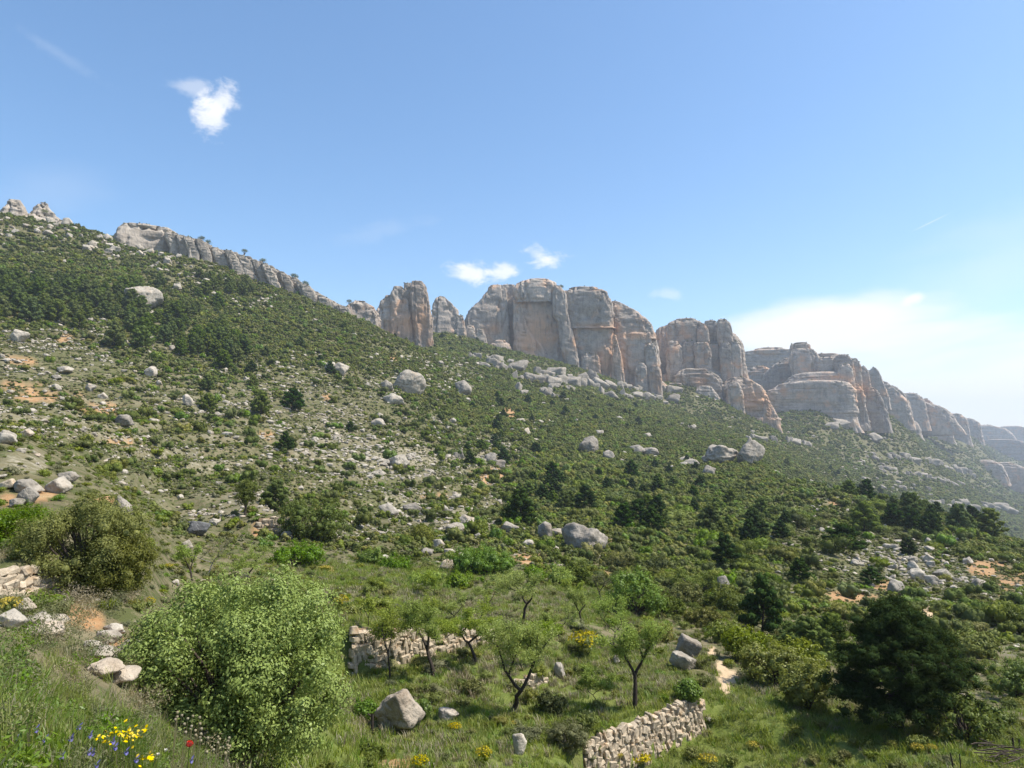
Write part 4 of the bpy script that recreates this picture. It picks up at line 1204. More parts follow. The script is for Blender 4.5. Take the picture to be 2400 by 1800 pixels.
def d_bank(u, v, x, y, r):
    return np.where((u < EDGE_U(v)) & (v > 1560), 1.0, np.where((v > 1830) & (u < 700), .8, 0.05 * (r < 12)))


P_, u, v, r = sample(area_n(2.6, 12, -300, 800, 260), 2.6, 12, -300, 800, d_bank, 41)
g = np.random.default_rng(78); n = len(P_)
gr_ = fbm(P_[:, 0] / .9, P_[:, 1] / .9, 0, 2, 98)
rv = g.uniform(0, 1, n)
idx = np.where(rv < np.clip(.48 - .7 * gr_, .14, .8), 4 + (g.uniform(0, 1, n) < .45), np.where(rv > .82 - .3 * gr_, 3, g.integers(0, 3, n)))
idx = np.where(g.uniform(0, 1, n) < .16, g.integers(6, 8, n), idx)
size = np.where(idx >= 6, g.uniform(.18, .4, n), g.uniform(.4, .85, n))
scatter('bank_grass', P_, np.stack([size, size, size * g.uniform(.6, 1.15, n)], -1), np.stack([g.uniform(-.3, .3, n), .08 + g.uniform(-.3, .3, n), g.uniform(0, 6.28, n)], -1), idx, NEAR_KINDS, 'tall mixed grass on the bank in the near left corner')

# dry tufts and brown subshrubs on the bare bank behind the grass
DRY_KINDS = [grass_mesh('dry_tuft_kind', 460, 30, .22, M_DRYGRASS, .14, .005, .9), shrub_mesh('dry_bush_kind', 461, 700, .055, M_DRYGRASS, 6, .6, .25, solid=0), shrub_mesh('grey_bush_kind', 462, 700, .05, M_GREYSCRUB, 6, .6, .35, solid=0)]
P_, u, v, r = sample(area_n(7, 24, -200, 520, 9), 7, 24, -200, 520, lambda u, v, x, y, r: np.where((v > 1380) & (u > EDGE_U(v) - 20), .26 + .5 * fbm(x / 2, y / 2, 0, 2, 5), 0.10) * wall_clear(x, y), 43)
g = np.random.default_rng(79); n = len(P_)
size = g.uniform(.35, .9, n)
scatter('dry_scrub', P_, np.stack([size] * 3, -1), np.stack([0 * size, 0 * size, g.uniform(0, 6.28, n)], -1), g.integers(0, 3, n), DRY_KINDS, 'brown dry tufts on the bare earth bank at left')


def where(label, u, v, zone, rank):
    """the shared label made specific by size and by place inside its zone"""
    us = [a for a, *_ in zone]; su = max(zone, key=lambda q_: q_[2])[2]
    u0, u1 = max(min(us) - su * .6, 0), min(max(us) + su * .6, 2400)
    vs = [q_[1] for q_ in zone]; v0, v1 = min(vs) - zone[0][3] * .4, max(vs) + zone[0][3] * .4
    f, k = (u - u0) / max(u1 - u0, 1), (v - v0) / max(v1 - v0, 1)
    size = 'small ' if rank < .3 else ('larger ' if rank > .7 else '')
    side = 'left end' if f < .2 else ('left part' if f < .4 else ('middle' if f < .6 else ('right part' if f < .8 else 'right end')))
    row = 'upper' if k < .33 else ('lower' if k > .67 else 'central')
    return '%s%s, %s %s' % (size, label, row, side)


# ------------------------------------------------------------------ boulders
BK = [rock_mesh('boulder', 500 + k, 4, M_BOULDER, 11, .80, 22, .075) for k in range(9)]
BKG = [rock_mesh('boulder', 520 + k, 4, M_GREY, 10, .82, 18, .075) for k in range(4)]


def boulder(u, vb, wpx, hpx, label, group=None, data=None, seed=None, tilt=(0, 0), rz=None, depth=None, name='boulder', sink=.09):
    x, y, z, r = hit(u, vb)
    sx, sz = wpx * r / FPX, hpx * r / FPX
    k = rnd.random() if seed is None else (seed * .37) % 1
    me_ = data or BK[int(k * len(BK)) % len(BK)]
    rz = (rnd.uniform(-.5, .5) if rz is None else rz)
    yb = y + sx * .3
    z = max(z, float(tz(np.array(x), np.array(yb))) - .12 * sz)
    o = put(name, me_, None, (x, yb, z + sz * (.5 - sink)), (R(tilt[0]), R(tilt[1]), rz), (sx, depth * r / FPX if depth else sx * rnd.uniform(.75, 1.0), sz * (1 + sink)))
    return tag(o, label, 'boulder', group)


def hero_rock(seed, mat, facets=9, boxy=.85, p=12, rough=.05, warm=0.0, sub=5):
    return rock_mesh('boulder', seed, sub, mat, facets + 3, boxy, p * 1.7, rough * 1.5, warm)


boulder(322, 726, 76, 60, 'largest pale block standing among the pines on the left hillside', data=hero_rock(901, M_BOULDER, 5, .8, 16))
boulder(325, 742, 48, 14, 'flat pale slab just below the largest block among the pines')
boulder(36, 802, 40, 27, 'rounded pale boulder at the left edge below the pines')
boulder(772, 872, 26, 26, 'left half of a split boulder pair on the upper slope')
boulder(795, 880, 40, 32, 'right half of a split boulder pair on the upper slope')
boulder(958, 922, 80, 60, 'large domed boulder on the spur below the twin tower', data=hero_rock(932, M_BOULDER, 7, 1.0, 4))
boulder(906, 915, 30, 26, 'pale block beside the large domed boulder on the spur')
boulder(922, 950, 52, 30, 'broken rock at the foot of the domed boulder on the spur')
boulder(1086, 926, 42, 38, 'grey boulder on the spur to the right of the domed one', data=BKG[0])
boulder(932, 1103, 50, 38, 'pale rounded boulder alone on the stony middle slope', data=hero_rock(903, M_BOULDER, 8, .85, 10))
boulder(884, 1003, 32, 22, 'lower boulder of a small stacked pair in the middle slope')
boulder(890, 984, 20, 16, 'upper boulder of a small stacked pair in the middle slope')
boulder(437, 952, 20, 28, 'slab leaning like a tooth on the open left slope', tilt=(0, -28))
boulder(208, 918, 22, 18, 'oval boulder beside a dark shrub on the open left slope')
boulder(236, 936, 19, 14, 'small round boulder on the open left slope')
boulder(282, 998, 36, 24, 'smooth grey boulder on the open left slope below the oval pair', data=BKG[1])
boulder(350, 884, 24, 26, 'broken two-piece boulder on the left slope below the pines')
boulder(146, 878, 32, 14, 'flat boulder on the left slope near the orange soil')
boulder(128, 890, 20, 10, 'small boulder beside the flat one near the orange soil')
boulder(1382, 1068, 56, 48, 'domed grey boulder rising from dense scrub in the middle distance', data=hero_rock(904, M_GREY, 5, .95, 4))
boulder(1428, 1078, 28, 24, 'small grey boulder right of the domed one in dense scrub', data=BKG[2])
boulder(1498, 1066, 38, 24, 'left rock of a grey pair in the scrub', data=BKG[0])
boulder(1524, 1070, 44, 22, 'right rock of a grey pair in the scrub', data=BKG[1])
boulder(1702, 1090, 92, 48, 'broad layered rock dome in the middle distance', data=hero_rock(905, M_GREY, 5, .95, 4, .09))
boulder(1764, 1090, 62, 64, 'tall layered rock dome to the right of the broad one', data=hero_rock(936, M_GREY, 5, .95, 4, .09))
boulder(1664, 1118, 32, 28, 'stub of rock in front of the layered domes', data=BKG[3])
boulder(1625, 1095, 34, 20, 'low rock to the left of the layered domes', data=BKG[2])
boulder(1375, 1298, 106, 72, 'biggest grey boulder above the terraces', data=hero_rock(907, M_GREY, 6, .88, 7, .06))
boulder(1277, 1264, 40, 42, 'leaning slab just left of the biggest grey boulder', data=BKG[1], tilt=(0, 24))
boulder(1306, 1258, 40, 18, 'low pale rock between the leaning slab and the biggest grey boulder')
boulder(908, 1214, 46, 34, 'rounded boulder on the rubble bank above the green bushes', data=BKG[0])
boulder(966, 1200, 44, 20, 'flat-topped boulder on the rubble bank, right of the rounded one', data=BKG[2])
boulder(1066, 1253, 44, 27, 'pale boulder in the rubble heap at mid picture', data=BK[3])
boulder(1091, 1241, 42, 33, 'rounded boulder at the top of the rubble heap at mid picture', data=BK[5])
boulder(1129, 1238, 30, 16, 'low rock to the right of the rubble heap')
boulder(1194, 1248, 42, 24, 'wedge of rock below the lone dark pine')
boulder(1039, 1203, 26, 18, 'small boulder behind the rubble heap')
boulder(1028, 1290, 26, 26, 'white rock at the end of the rubble terrace')
boulder(1053, 1303, 26, 16, 'white rock right of the one at the end of the rubble terrace')
boulder(1083, 1310, 28, 14, 'grey rock at the end of the low terrace edge', data=BKG[1])
boulder(998, 1303, 34, 18, 'grey slab at the left of the rubble terrace end', data=BKG[3])
boulder(1050, 1336, 46, 24, 'pinkish rock beside the round green mound', data=rock_mesh('boulder', 540, 4, M_WALL, 9, .8, 10))
boulder(1240, 1284, 28, 18, 'rock among shrubs above the green mound')
boulder(1306, 1292, 28, 9, 'thin slab on the slope left of the biggest grey boulder', tilt=(0, 25))
boulder(1394, 1310, 30, 16, 'small grey rock at the foot of the biggest grey boulder', data=BKG[2])
tb = boulder(932, 1722, 116, 94, 'big pale boulder with a hollow dark face on the terrace', data=hero_rock(911, M_BOULDER, 7, .8, 14, .06, .18), rz=.35, depth=90)
boulder(1050, 1690, 48, 24, 'small pale rock in the grass right of the big terrace boulder')
boulder(1620, 1545, 54, 48, 'upper brown-faced block of the rock pair by the path', data=rock_mesh('boulder', 541, 5, M_GREY, 6, .8, 14, .05, .2), tilt=(0, 10))
boulder(1607, 1572, 70, 34, 'lower tilted slab of the rock pair by the path', data=rock_mesh('boulder', 542, 5, M_BOULDER, 6, .75, 14), tilt=(0, 28))
boulder(1698, 1394, 34, 42, 'upright grey rock among the bushes near the conical dark pine', data=BKG[0], tilt=(0, 15))
boulder(48, 1156, 50, 28, 'wedge-shaped grey block at the top of the left bank', data=BKG[1])
boulder(56, 1184, 38, 36, 'grey block leaning on the left bank below the wedge', data=BKG[3], tilt=(0, 20))
boulder(124, 1156, 48, 34, 'pale block with a dark hollow on the left bank', data=BK[2])
boulder(156, 1128, 38, 20, 'grey wedge above the left bank', data=BKG[2])
boulder(32, 1190, 28, 18, 'white stone at the foot of the left bank')
boulder(283, 1226, 34, 62, 'long smooth slab propped at the right end of the left bank', data=BKG[0], tilt=(0, -32))
boulder(234, 1190, 38, 22, 'orange rock in the earth of the left bank', data=rock_mesh('boulder', 543, 4, M_ORANGEROCK, 8, .8, 11))
boulder(10, 1146, 28, 20, 'tan rock at the left edge on the left bank', data=rock_mesh('boulder', 544, 4, M_WALL, 8, .8, 11))
boulder(455, 1256, 54, 32, 'nearly black blocky rock on the slope above the oak', data=rock_mesh('boulder', 545, 5, M_DARKROCK, 4, .78, 18))
boulder(670, 1266, 28, 20, 'grey-and-white rock below the mid-slope stone wall', data=BKG[1])
boulder(500, 1232, 0 + 24, 16, 'white rock by the gnarled stump on the slope')
boulder(434, 1292, 24, 24, 'white rock in the twiggy bush above the oak')
boulder(2106, 1398, 36, 34, 'rounded grey boulder on the right slope above the large pine', data=BKG[2])
boulder(2216, 1356, 34, 18, 'pale slab lying on the right slope')
boulder(2302, 1386, 34, 24, 'grey boulder near the red earth scar at right', data=BKG[3])
boulder(2158, 1362, 34, 24, 'cracked block in the rock cluster on the right slope')
boulder(2145, 1345, 22, 26, 'pointed block behind the cracked one on the right slope')
boulder(2190, 1372, 30, 20, 'squat block right of the cracked one on the right slope')
boulder(1866, 1402, 20, 12, 'white rock on the bare slope left of the large pine')
boulder(1820, 1115, 18, 12, 'pale boulder on the right-hand scrub slope')
boulder(2055, 1040, 30, 20, 'dark square block on the far slope', data=BKG[0])
boulder(8, 1040, 40, 28, 'pale boulder cut by the left edge above the bank')
boulder(56, 1022, 24, 16, 'pale boulder on the crest above the left bank')
boulder(15, 1475, 48, 34, 'white rock at the left edge above the grass', data=BK[4])
boulder(1205, 1620, 18, 26, 'white rock half hidden behind the forked almond tree')
boulder(1310, 1590, 26, 34, 'grey stump of rock at the end of the short wall', data=BKG[1])
boulder(1445, 1560, 16, 26, 'thin white rock in the shrubs above the corner wall')
boulder(1218, 1770, 34, 46, 'pale rock half covered by shrubs at the bottom edge')
boulder(1665, 1702, 18, 10, 'small white rock in the grass right of the corner wall')

RUB = [(262, 1490, 26, 16), (246, 1512, 30, 18), (300, 1532, 34, 20), (225, 1552, 34, 18), (262, 1560, 44, 22), (300, 1575, 30, 20), (232, 1588, 40, 20), (318, 1600, 34, 18), (275, 1606, 46, 22), (335, 1628, 30, 18), (210, 1530, 26, 14), (70, 1480, 40, 22), (90, 1500, 44, 20), (40, 1440, 28, 18), (330, 1560, 24, 14), (120, 1470, 26, 14)]
for k, (a, b, wp, hp) in enumerate(RUB):
    boulder(a, b, wp * 1.6, hp * 1.5, where('whitish rubble stone on the bare strip above the bank grass', a, b, [(70, 1480, 60, 20), (270, 1560, 60, 60)], wp / 50), 'rubble on the bare strip', data=BK[k % 9], name='rubble_stone')
ZB_ = [('pale boulder in the rock field under the left ridge', 'boulders of the rock field under the left ridge', [(120, 555, 150, 45), (300, 590, 100, 30)], 60, 8, 24),
       ('pale boulder in the rock stream below the ribbed ridge band', 'boulders of the rock stream below the ridge band', [(420, 625, 70, 50), (600, 710, 50, 20), (470, 670, 60, 30)], 50, 8, 22),
       ('pale boulder strewn on the green slope below the pines', 'boulders strewn below the pines', [(300, 830, 320, 60), (650, 850, 200, 80)], 34, 7, 16),
       ('pale rock on the spur below the twin tower', 'rocks on the spur below the twin tower', [(1000, 870, 90, 60), (1080, 980, 80, 60)], 30, 8, 18),
       ('grey boulder in the talus fan on the far right slope', 'boulders of the far right talus', [(2080, 1120, 70, 50), (2130, 1170, 60, 40)], 40, 7, 17),
       ('pale rock among low scrub on the right-hand slope', 'rocks on the right-hand slope', [(2120, 1320, 160, 50), (1950, 1230, 120, 40)], 36, 9, 22)]
nb = 0
for li, (lab, grp, zone, cnt, s0, s1) in enumerate(ZB_):
    us, vs = [], []
    while len(us) < cnt:
        cu, cv, su, sv = zone[rnd.randrange(len(zone))]
        a, b = rnd.gauss(cu, su * .6), rnd.gauss(cv, sv * .6)
        if a < 0 or a > 2400: continue
        us.append(a); vs.append(b)
    for a, b in zip(us, vs):
        rk = rnd.random(); wpx = s0 + (s1 - s0) * rk ** 2
        boulder(a, b, wpx, wpx * rnd.uniform(.45, .85), where(lab, a, b, zone, rk), grp, data=(BKG if li == 4 else BK)[rnd.randrange(4)], tilt=(rnd.uniform(-15, 15), rnd.uniform(-15, 15)), rz=rnd.uniform(0, 6.28))


# ------------------------------------------------------------------ dry-stone walls
def box_stone(seed):
    """a roughly squared wall stone of unit size with chipped edges"""
    g = np.random.default_rng(seed)
    bm = bmesh.new(); bmesh.ops.create_cube(bm, size=1.0)
    for v in bm.verts:
        v.co = Vector(v.co) + Vector(g.uniform(-.2, .2, 3))
    bmesh.ops.bevel(bm, geom=list(bm.edges), offset=.14, segments=1, profile=.6, affect='EDGES')
    for v in bm.verts:
        v.co = Vector(v.co) + Vector(g.uniform(-.035, .035, 3))
    me_ = bpy.data.meshes.new('stone'); bm.to_mesh(me_); bm.free()
    me_.materials.append(M_WALL)
    return me_


WSTONE = [box_stone(600 + k) for k in range(14)]


def stone_wall(key, label, hrow, wst, seed, lean=0.12, skip=0.0, upright=0.0, group='dry-stone terrace walls'):
    P0, P1, zb0, zb1 = WALLS[key]
    g = random.Random(seed)
    root = put('dry_stone_wall', None, None, (P0[0], P0[1], zb0))
    tag(root, label, 'stone wall', group)
    dx, dy = P1[0] - P0[0], P1[1] - P0[1]; L_ = math.hypot(dx, dy); ux, uy = dx / L_, dy / L_
    ox, oy = uy, -ux                                             # towards the viewer
    ang = math.atan2(uy, ux)
    hmax = max(P0[2] - zb0, P1[2] - zb1)
    row = 0; zc = -0.25
    while zc < hmax + .05:
        h = hrow * g.uniform(.75, 1.3); s_ = -0.1 + g.uniform(0, wst)
        while s_ < L_:
            wdt = wst * g.uniform(.55, 1.55); mid = s_ + wdt / 2; s_ += wdt
            k = min(max(mid / L_, 0), 1)
            base = zb0 + (zb1 - zb0) * k; top = P0[2] + (P1[2] - P0[2]) * k + .05 * math.sin(mid * 3.1 + seed) + g.uniform(-.08, .05)
            z = base + zc + h / 2 + g.uniform(-.02, .02)
            if z + h * .35 > top or g.random() < skip: continue
            off = 0.05 - lean * (zc / max(hmax, .1)) + g.uniform(-.035, .04)
            sw, sh = (wdt * .97, h * .98) if g.random() > upright else (wdt * .7, h * 1.45)
            put('stone', WSTONE[g.randrange(14)], root, (P0[0] + ux * mid + ox * off - P0[0], P0[1] + uy * mid + oy * off - P0[1], z - zb0),
                (g.uniform(-.2, .2), g.uniform(-.4, .4), ang + g.uniform(-.2, .2)), (sw * 1.2, hrow * g.uniform(1.2, 1.9), sh * 1.22))
        zc += h * .93
        row += 1
    # earth fill behind the stones
    V_ = []
    for P_, zb, q_ in ((P0, zb0, .25), (P1, zb1, -.25)):
        P_ = (P_[0] + ux * q_, P_[1] + uy * q_, P_[2])
        for o_, zz in ((-.02, zb - .4), (-.02 - lean, P_[2] - .12), (-.7, P_[2] - .12), (-.7, zb - .4)):
            V_.append((P_[0] + ox * o_ - P0[0], P_[1] + oy * o_ - P0[1], zz - zb0))
    F_ = np.array([(0, 1, 5, 4), (1, 2, 6, 5), (2, 3, 7, 6), (3, 0, 4, 7), (3, 2, 1, 0), (4, 5, 6, 7)])
    put('earth_fill', mesh_arrays('earth_fill', V_, F_, [M_EARTH]), root)
    return root


stone_wall('left', 'tumbled pale wall on the bank at the left edge', .12, .21, 1, .15, .05)
stone_wall('middle', 'small patch of stone wall on the slope beside the lone umbrella pine', .30, .42, 2, .2, .03)
stone_wall('long', 'long terrace wall running behind the almond trees', .20, .26, 3, .18, .02, .3)
stone_wall('short', 'short low wall end behind the forked almond tree', .15, .20, 4, .1, .05, .2)
stone_wall('corner', 'curving terrace wall at the bottom right of the orchard', .165, .19, 5, .18, .0, .5)


# ------------------------------------------------------------------ trees
def tree(name, label, cat, parts, x, y, z, h, width=None, group=None, rz=None, lean=(0, 0)):
    root = put(name, None, None, (x, y, z), (lean[0], lean[1], rnd.uniform(0, 6.28) if rz is None else rz), ((width or h), (width or h), h))
    tag(root, label, cat, group)
    put('trunk', parts[0], root); put('crown', parts[1], root)
    return root


def stand(u, vt, vb):
    """base on the ground at (u, vb) and the height of something whose top shows at vt"""
    x, y, z, r = hit(u, vb)
    zt = float(pix_point(u, vt, r)[2])
    return x, y, z, zt - z, r


PINE_A = [pine_parts(700 + k, 1500, .08, M_PINE) for k in range(5)]
PINE_B = [pine_parts(720 + k, 1700, .07, M_PINEDARK) for k in range(4)]
BROAD_A = [broad_parts(740 + k, 700, .062, mm, M_BARK) for k, mm in enumerate([M_BRIGHT, M_DARKSHRUB, M_YELLOWGREEN, M_MAQUIS])]

npine = 0
FOREST = [(60, 740, 100, 40), (180, 720, 110, 36), (300, 745, 110, 40), (400, 790, 90, 34), (470, 815, 70, 34), (540, 835, 40, 26), (380, 740, 90, 30), (520, 680, 60, 24), (250, 690, 120, 22), (60, 680, 80, 24)]


def pine_zone(label, group, zone, cnt, h0, h1, kinds, seed, dmin=2.2, ratio=(.9, 1.2)):
    global npine
    g = random.Random(seed); placed = []
    tries = 0
    while len(placed) < cnt and tries < cnt * 40:
        tries += 1
        cu, cv, su, sv = zone[g.randrange(len(zone))]
        a, b = g.gauss(cu, su * .62), g.gauss(cv, sv * .62)
        if not (-30 < a < 2430): continue
        x, y, z, r = hit(a, b)
        if r < 20 or r > 1400: continue
        if any(math.hypot(x - p_[0], y - p_[1]) < dmin for p_ in placed): continue
        if float(bare(np.array(x), np.array(y))) > .5: continue
        placed.append((x, y))
        h = g.uniform(h0, h1)
        tree('pine_tree', where(label, a, b, zone, (h - h0) / (h1 - h0)), 'tree', kinds[g.randrange(len(kinds))], x, y, z - .1, h, h * g.uniform(*ratio), group, rz=g.uniform(0, 6.28))
        npine += 1


pine_zone('young pine in the dense stand on the left hillside', 'pines of the dense stand on the left hillside', FOREST, 140, 4.5, 9.0, PINE_A, 5, 3.0, (.85, 1.15))
pine_zone('dark pine scattered on the slope between the stand and the cliffs', 'pines scattered below the cliffs', [(700, 880, 160, 70), (850, 780, 160, 40), (600, 900, 120, 60), (1160, 960, 60, 40), (1150, 1060, 80, 50)], 22, 2.8, 5.0, PINE_A + PINE_B, 6, 6)
pine_zone('dark pine in the green middle ground right of the orchard', 'pines in the middle ground right of the orchard', [(1450, 1180, 160, 60), (1600, 1230, 140, 60), (1300, 1150, 90, 50), (1560, 1130, 140, 50), (1750, 1260, 120, 60)], 48, 2.6, 5.2, PINE_B + PINE_A[:2], 7, 4)
pine_zone('dark pine in the row along the right-hand crest', 'pines along the right-hand crest', [(2090, 1165, 110, 30), (2230, 1215, 110, 30), (2350, 1250, 60, 24), (1950, 1110, 90, 22), (2150, 1240, 140, 24)], 56, 4.0, 7.0, PINE_B + PINE_A[:3], 8, 4)
pine_zone('small dark pine on the gully slope under the central cliff', 'pines under the central cliff', [(1250, 960, 120, 40), (1450, 970, 120, 40), (1060, 790, 40, 30), (1150, 830, 60, 20)], 34, 3.5, 6.0, PINE_B, 9, 6)

# single pines that stand out
for (u, vt, vb, wd, label, kd) in [
    (1220, 1150, 1232, 80, 'lone dark umbrella-shaped pine above the rubble heap', PINE_B[0]), (645, 1130, 1206, 66, 'small umbrella pine standing over the patch of stone wall', PINE_A[1]),
    (1790, 1358, 1492, 96, 'conical dark pine between the path and the large pine', PINE_B[1]), (1700, 1256, 1336, 66, 'upright yellow-tinged pine on the slope above the path', PINE_B[2]),
    (1975, 1228, 1300, 92, 'broad dark juniper on the right-hand slope', PINE_B[3]), (1874, 1310, 1366, 50, 'small dark juniper on the bare right-hand slope', PINE_B[0]),
    (2042, 1330, 1372, 46, 'low dark juniper above the large pine', PINE_B[1]), (2130, 1262, 1302, 36, 'short dark pine beside white rocks at right', PINE_B[2]), (685, 910, 962, 54, 'dark bushy pine on the open middle slope', PINE_B[3]), (613, 920, 972, 44, 'grey-green pine left of the dark bushy one on the open slope', PINE_A[2]),
    (668, 1014, 1060, 40, 'small dark pine among the stones of the open slope', PINE_B[1]), (1180, 1050, 1090, 34, 'dark pine on the edge of the outcrop', PINE_B[2]), (1480, 1080, 1122, 36, 'dark pine in the scrub right of the domed boulder', PINE_B[0]), (1895, 1450, 1560, 110, 'mid-green young pine behind the yellow-green bushes', PINE_A[3]), (1950, 1440, 1540, 90, 'young pine touching the left side of the large pine', PINE_A[0]), (1850, 1460, 1530, 60, 'slim young pine near the conical dark pine', PINE_A[1])]:
    x, y, z, h, r = stand(u, vt, vb)
    tree('pine_tree', label, 'tree', kd, x, y, z - .05, h * 1.03, wd * r / FPX * 1.15)

# the large pine at lower right
def big_pine():
    x, y, z, h, r = stand(2108, 1392, 1712)
    g = np.random.default_rng(88)
    root = put('pine_tree', None, None, (x, y, z)); tag(root, 'large dark round-crowned pine with its shadow at lower right', 'tree')
    k = 10
    zt = np.linspace(-.3, h * .88, k)
    axis = np.stack([.10 * np.sin(zt * .9), .10 * np.cos(zt * .7) - .1, zt], -1)
    lines = [(axis, np.linspace(.17, .03, k))]
    C, W_ = [], []
    nl = 60
    for q_ in range(nl):
        f = (q_ + g.uniform(0, 1)) / nl
        z0 = h * (.13 + .75 * f)
        prof = np.interp(f, [0, .1, .3, .5, .7, .85, 1], [.70, .96, 1.0, .88, .60, .40, .18])
        L_ = 2.85 * prof * g.uniform(.72, 1.05)
        a = q_ * 2.39996 + g.uniform(-.3, .3)
        rise = L_ * g.uniform(-.05, .28)
        p0 = np.array([.10 * math.sin(z0 * .9), .1 * math.cos(z0 * .7) - .1, z0])
        e = np.array([math.cos(a) * L_, math.sin(a) * L_, rise])
        mid = p0 + e * .5 + np.array([0, 0, -.12 * L_ * .4])
        lines.append((np.stack([p0, p0 + e * .25 + [0, 0, -.03 * L_], mid, p0 + e]), np.array([.05, .036, .024, .008]) * (.5 + .5 * prof)))
        for tt_ in np.linspace(.42, 1.0, 6):
            for _ in range(2):
                C.append(p0 + e * tt_ + g.normal(size=3) * np.array([.22, .22, .13])); W_.append(g.uniform(.20, .40))
                lines.append((np.stack([p0 + e * tt_ * .97, C[-1]]), np.array([.010, .004])))
    for q_ in range(8):
        C.append(np.array([0, -.1, h * (.86 + .13 * q_ / 8)]) + g.normal(size=3) * .14); W_.append(.24)
    C = np.array(C); W_ = np.array(W_)
    n = 85000
    i = g.integers(0, len(C), n)
    d = g.normal(size=(n, 3)); d /= np.linalg.norm(d, axis=1, keepdims=True)
    P_ = C[i] + d * (W_[i] * g.uniform(.2, 1, n) ** .55)[:, None] * np.array([1, 1, .75])
    P_[:, 2] = np.maximum(P_[:, 2], .35)
    V_, F_ = leaf_quads(P_, d + g.normal(size=(n, 3)) * .8 + [0, 0, .2], .15, .034, g)
    tv, tf = tubes(lines, 6)
    cv, cf = cores(C, W_ * .55, g, .7, .3)
    put('trunk', mesh_arrays('trunk', tv, tf, [M_DARKBARK], True), root)
    put('crown', mesh_arrays('crown', np.concatenate([V_, cv]), [F_, cf + len(V_)], [M_PINEDARK]), root)


big_pine()


# the holm oak in the left foreground
def lumpy_crown(name, label, u, vt, vb, r, wpx, mat, bark, nleaf, leaf, seed, lumps, lr0, lr1, narrow=.5, cat='tree', squash=1.0, top_bias=.35, hollow=.55, shell=False):
    """a dense broadleaf crown of many leafy bosses on a branched frame; crown box given in px at distance r"""
    g = np.random.default_rng(seed)
    cx_, cy_, _ = (float(k) for k in pix_point(u, 1050, r))
    zt = float(pix_point(u, vt, r)[2]); gz_ = float(tz(np.array(cx_), np.array(cy_)))
    zb = max(float(pix_point(u, vb, r)[2]), gz_ - .1)
    a_, c_ = wpx * r / FPX / 2, (zt - zb) / 2
    root = put(name, None, None, (cx_, cy_, gz_)); tag(root, label, cat)
    cz = (zt + zb) / 2 - gz_
    d = g.normal(size=(lumps, 3)); d /= np.linalg.norm(d, axis=1, keepdims=True)
    rad = np.where(g.uniform(0, 1, lumps) < .25, .45, g.uniform(.80, 1.0, lumps)) if shell else g.uniform(.35, .84, lumps) ** .6
    dd = np.sign(d) * np.abs(d) ** .8
    LC = dd * rad[:, None] * np.array([a_, a_ * .9, c_]) * squash + [0, 0, cz]
    LR = g.uniform(lr0, lr1, lumps)
    lim = np.array([a_, a_ * .9, c_])
    over = np.linalg.norm((LC - [0, 0, cz]) / (lim - LR[:, None] * (.55 if shell else .85)), axis=1)
    over = np.maximum(over, 1)
    LC = (LC - [0, 0, cz]) / over[:, None] + [0, 0, cz]
    LC[:, 2] = np.maximum(LC[:, 2], LR * .6)
    i = g.choice(lumps, nleaf, p=LR ** 2 / np.sum(LR ** 2))
    d = g.normal(size=(nleaf, 3)) + [0, 0, .15]; d /= np.linalg.norm(d, axis=1, keepdims=True)
    P_ = LC[i] + d * (LR[i] * (1 - hollow * g.uniform(0, 1, nleaf) ** 1.7) * (1 + (.09 if shell else .18) * g.normal(size=nleaf)))[:, None]
    nsub = max(60, nleaf // 70)
    pick = g.integers(0, nleaf, nsub); j = g.integers(0, nsub, nleaf)
    cl = g.uniform(0, 1, nleaf) < .72
    off = g.normal(size=(nleaf, 3)) * (LR[i[pick[j]]] * .16)[:, None]
    P_ = np.where(cl[:, None], P_[pick[j]] + off, P_); d = np.where(cl[:, None], d[pick[j]] + off / np.maximum(LR[i[pick[j]]] * .16, 1e-3)[:, None] * .45, d)
    P_[:, 2] = np.maximum(P_[:, 2], .02)
    V_, F_ = leaf_quads(P_, d + g.normal(size=(nleaf, 3)) * .55 + [0, 0, top_bias], leaf, leaf * narrow, g, .15)
    cv, cf = cores(LC, LR * (.22 if shell else .36), g, 1.0, .02, 2)
    put('crown', mesh_arrays('crown', np.concatenate([V_, cv]), [F_, cf + len(V_)], [mat]), root)
    lines = []
    for q_ in range(lumps):
        e = LC[q_]
        lines.append((np.stack([[.06 * g.normal(), .06 * g.normal(), -.15], e * [.28, .28, .35], e * [.7, .7, .72] + g.normal(size=3) * .05, e]), np.array([.05, .035, .02, .006]) * max(a_, .6) / 1.4))
    tv, tf = tubes(lines, 6)
    put('trunk', mesh_arrays('trunk', tv, tf, [bark], True), root)
    return root


lumpy_crown('holm_oak', 'big rounded light green holm oak in the left foreground', 580, 1352, 1900, 11.6, 462, M_OAK, M_BARK, 120000, .053, 61, 100, .26, .50, .5, shell=True, hollow=.55)
lumpy_crown('evergreen_shrub', 'tall dark green shrub leaning beside the left stone wall', 215, 1158, 1440, 18.5, 250, M_MAQUIS, M_BARK, 42000, .058, 62, 70, .22, .44, .35, 'shrub')
lumpy_crown('evergreen_shrub', 'right-hand lobe of dark shrub below the propped slab', 290, 1240, 1440, 18.0, 160, M_MAQUIS, M_BARK, 22000, .055, 63, 46, .2, .38, .35, 'shrub')
lumpy_crown('leafy_bush', 'bright green bush cut by the left edge above the stone wall', 40, 1190, 1330, 21, 190, M_BRIGHT, M_BARK, 22000, .062, 64, 46, .2, .36, .4, 'shrub')
lumpy_crown('leafy_bush', 'bright green rounded bush at the right end of the orchard', 1486, 1338, 1482, 50, 150, M_BRIGHT, M_BARK, 11000, .15, 65, 40, .5, .85, .5, 'shrub')
